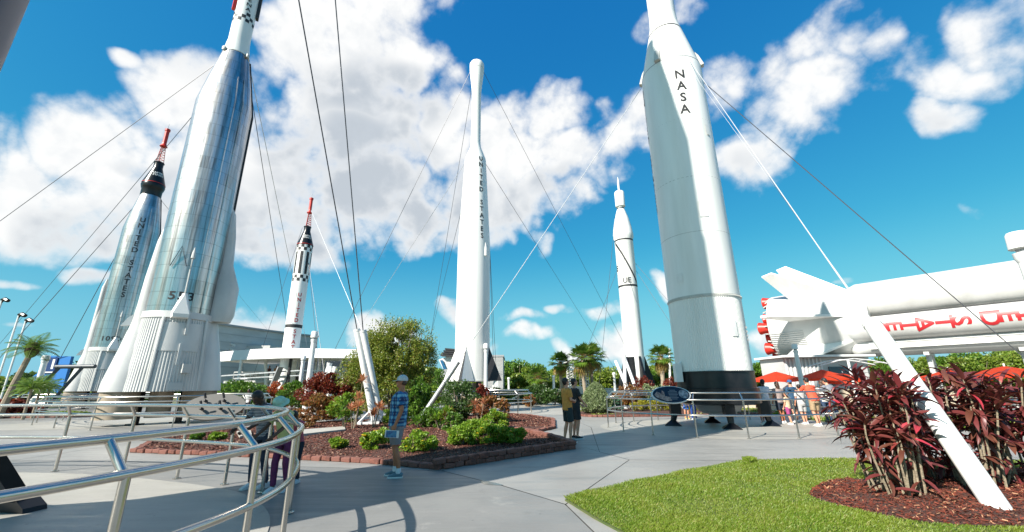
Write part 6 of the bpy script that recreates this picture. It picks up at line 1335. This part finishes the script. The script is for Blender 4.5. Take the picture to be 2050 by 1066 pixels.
    if face:
        b = MB()
        if glasses: b.box(Hd((.034, .092, .012)), (.05, .012, .030), Rh).box(Hd((-.034, .092, .012)), (.05, .012, .030), Rh).box(Hd((0, .096, .016)), (.03, .006, .006), Rh).box(Hd((.078, .04, .016)), (.006, .11, .007), Rh).box(Hd((-.078, .04, .016)), (.006, .11, .007), Rh); nm = 'sunglasses'
        else:
            for sg in (-1, 1): blob(b, Hd((.030 * sg, .079, .012)), .011, (1, .6, .7), Rh, 8)
            nm = 'eyes'
        o = b.build(nm, blackm, e); o.scale = (s, s, s)
        b = MB(); loft(b, [Hd((-.024, .080, -.058)), Hd((0, .090, -.056)), Hd((.024, .080, -.058))], [.004, .0065, .004], Vector((0, 0, 1)), 6); o = b.build('mouth', mat('lips', (.30, .09, .07), .5), e); o.scale = (s, s, s)
    e['scale_'] = s; del e['scale_']; return e, J, s, U, Hd
D2 = math.radians
blue_shoe = mk((.12, .20, .24)); grey_short = mk((.24, .22, .23)); black_c = mk((.02, .022, .026)); white_c = mk((.72, .73, .74)); mustard = mk((.60, .26, .05))
# man in the blue checked shirt, looking left
man = G(790, 955)
e, J, s, U, Hd = person('man in a blue checked shirt and pale cap looking left, holding a folded map', (man.x, man.y, .0), D2(94), 1.80, plaid_m, grey_short, skin_t, hair_br, blue_shoe, .5, 'shorts', cap=mk((.55, .56, .56)), glasses=True, socks=white_c, vox=.009, build=1.2,
    pose=dict(arms=((-.26, .14, .62, .10), (.0, .12, .35, .15)), head=(.0, 0), lean=-.05, step=.05))
mp = J[-1]['wr'] * s + J[-1]['d2'] * .13; Rz = Matrix.Rotation(D2(94), 3, 'Z')
for ch_side, w_ in ((1, None),):
    q = Vector((man.x, man.y, 0)) + Rz @ (J[-1]['wr'] * s + J[-1]['d2'] * .12) + Vector((.0, -.05, -.05))
    mo = empty('folded_map', q, 'folded map with blue cover held in the hand of the man in the checked shirt', 'map'); b = MB()
    R = Matrix.Rotation(.06, 3, 'Y'); b.box((0, 0, 0), (.25, .012, .125), R).box((.0, .012, -.004), (.25, .008, .125), R); b.build('sheet', whiteb, mo, smooth=False); b = MB().box((-.01, -.008, 0), (.19, .006, .112), R); b.build('cover', mat('map_print', (.01, .06, .20), .4, col2=(.05, .25, .4), nscale=18), mo, smooth=False)
# couple seen from behind-left, looking right
c1 = G(1139, 886); c2 = G(1153, 880)
dots = mat('dotted_shorts', (.012, .015, .02), .8, col2=(.03, .09, .08), nscale=40, namt=.35)
person('man in a mustard t shirt and dark patterned shorts close behind his companion', (c1.x, c1.y, 0), D2(-72), 1.79, mustard, dots, skin_l, hair_b, black_c, .5, 'shorts', vox=.010, build=1.02, pose=dict(arms=((.05, .18, 1.25, 1.05), (.1, .18, 1.3, .9)), head=(-.12, .1), step=.04), socks=None)
person('man in black t shirt and black shorts with hands clasped in front', (c2.x + .05, c2.y + .12, 0), D2(-70), 1.78, black_c, black_c, skin_l, hair_b, black_c, .5, 'shorts', vox=.010, build=.98, pose=dict(arms=((.30, .12, .55, .42), (.30, .12, .55, .42)), head=(-.05, -.1)))
# children by the near railing
k1 = G(512, 978); k2 = G(556, 985)
e, J, s, U, Hd = person('taller child with dark hair in a striped shirt and jeans bending over the near railing', (k1.x, k1.y, 0), D2(160), 1.62, stripes(), mk((.015, .03, .06)), skin_d, hair_b, white_c, .5, 'long', vox=.011, pose=dict(arms=((.55, .1, .5, .3), (.55, .1, .5, .3)), lean=.28, head=(.5, 0), step=.06), build=.9)
e, J, s, U, Hd = person('child in a pale yellow shirt, plum trousers and pale green sun hat', (k2.x, k2.y, 0), D2(165), 1.50, mk((.58, .58, .24)), mk((.16, .02, .09)), skin_d, hair_b, white_c, .5, 'long', vox=.011, pose=dict(arms=((.6, .15, .4, .2), (.6, .15, .4, .2)), lean=.3, head=(.35, 0), step=.06), build=.88)
hm = mk((.40, .62, .48)); b = MB(); hb = Hd((0, -.005, .06)) 
for (c_, r_) in ((Hd((0, -.01, .055)), .118),): blob(b, c_, r_, (1, 1.05, .85), None, 14)
vs = []; n = 28
for r_, dz in ((.095, .015), (.135, -.015), (.165, -.05)):
    for j in range(n): a = 2 * PI * j / n; vs.append(Hd((r_ * math.cos(a) * .95, r_ * math.sin(a) - .01, .04 + dz + .012 * math.sin(5 * a) * (r_ > .1))))
fs = [(i * n + j, i * n + (j + 1) % n, (i + 1) * n + (j + 1) % n, (i + 1) * n + j) for i in range(2) for j in range(n)]; b.add(vs, fs); o = b.build('sun_hat', hm, e); o.scale = (s, s, s)
k3 = Vector((k1.x + .42, k1.y + .35, 0)); person('small child in a pink shirt between the two children at the near railing', k3, D2(170), 1.25, mk((.55, .10, .13)), mk((.02, .025, .04)), skin_d, hair_b, white_c, .3, 'long', vox=.011, pose=dict(lean=.3, head=(.4, 0), arms=((.3, .1, .3, .1), (.3, .1, .3, .1))), build=.85)
# seated man far left
p = G(492, 832); p = Vector((p.x, p.y, 0)); person('man in a white shirt with a shoulder strap behind the left railing', p, D2(170), 1.55, white_c, mk((.03, .04, .06)), skin_d, hair_b, black_c, .5, 'long', vox=.014, pose=dict(lean=.12))
# queue on the right
Q = [(1543, 851, 1.72, (.62, .66, .74), (.45, .47, .50), skin_d, 0, 'person in a pale blue t shirt seen from behind, leftmost of the queue', 8, 'long', 0),
     (1572, 850, 1.62, (.30, .24, .22), (.02, .03, .05), skin_t, 0, 'woman with long dark hair in a grey brown top second in the queue', 4, 'shorts', .22),
     (1600, 848, 1.68, (.02, .07, .14), (.02, .03, .05), skin_l, 0, 'person in a navy shirt and blue cap beside the lamp post', 10, 'shorts', 0),
     (1588, 853, 1.22, (.60, .45, .30), (.35, .05, .18), skin_l, 0, 'small girl with light brown hair and pink shorts in the queue', 30, 'shorts', .12),
     (1618, 852, 1.5, (.5, .5, .5), (.40, .40, .40), skin_l, 0, 'person in grey half hidden behind the orange shirted man', 0, 'shorts', 0),
     (1645, 856, 1.78, (.70, .09, .04), (.34, .24, .14), skin_l, .28, 'man in an orange red t shirt and khaki shorts leaning on the right railing', 5, 'shorts', 0),
     (1668, 850, 1.66, (.6, .58, .55), (.03, .06, .12), skin_l, .05, 'woman with long brown hair between the orange and grey shirted people', -10, 'long', .2),
     (1690, 853, 1.80, (.20, .21, .24), (.02, .05, .12), skin_l, .42, 'man in a dark grey hooded top bending over the railing by the ti plants', 20, 'long', 0),
     (1530, 850, 1.1, (.04, .12, .4), (.03, .06, .15), skin_l, 0, 'small child in blue low behind the rocket leg', 0, 'shorts', 0)]
for (px, py, H_, tc_, bc_, sk_, ln, lab, yw, lg, hl) in Q:
    p = G(px, py); p.y += .5; p.x += .25
    person(lab, (p.x, p.y, 0), D2(yw), H_, mk(tc_), mk(bc_), sk_, hair_b if hl == 0 else hair_br, black_c if lg == 'long' else white_c, .5, lg, vox=.014, hairlen=hl, cap=mk((.03, .10, .25)) if 'cap' in lab else None, pose=dict(lean=ln, arms=((.5 + ln, .25, .9, .5), (.5 + ln, .25, .9, .5)) if ln > .2 else ((.1, .12, .3, .1), (.15, .12, .5, .1)), step=.08))
p = G(1402, 843); person('child in a blue dress like robe behind the rocket legs', (p.x, p.y + .6, 0), D2(150), 1.25, mk((.02, .10, .42)), mk((.02, .08, .35)), skin_l, hair_br, white_c, .5, 'long', vox=.014, pose=dict(lean=.2, arms=((.8, .1, .4, .1), (.3, .1, .4, .1))))
p = G(1385, 841); person('child in bright blue with yellow shoes behind the rocket legs', (p.x, p.y + .5, 0), D2(170), 1.2, mk((.02, .16, .5)), mk((.02, .12, .45)), skin_l, hair_br, mk((.7, .55, .02)), .5, 'skirt', vox=.014)
# people up on the deck
for i, (px, tc_, Y) in enumerate(((539, (.10, .02, .02), 50), (553, (.5, .22, .06), 50), (604, (.40, .12, .08), 48.5), (699, (.02, .03, .05), 48), (703, (.015, .015, .02), 48.4))):
    p = AY(px, 740, Y); person(['person in dark red on the raised deck, furthest left', 'person in orange on the raised deck beside the one in dark red', 'person in rusty red on the raised deck right of the white rocket', 'dark clothed person at the right end of the raised deck', 'second dark clothed person at the right end of the raised deck'][i], (p.x, p.y, 2.42), D2(170 + 20 * i), 1.7, mk(tc_), black_c, skin_t, hair_b, black_c, .5, 'long', vox=.02, face=False)
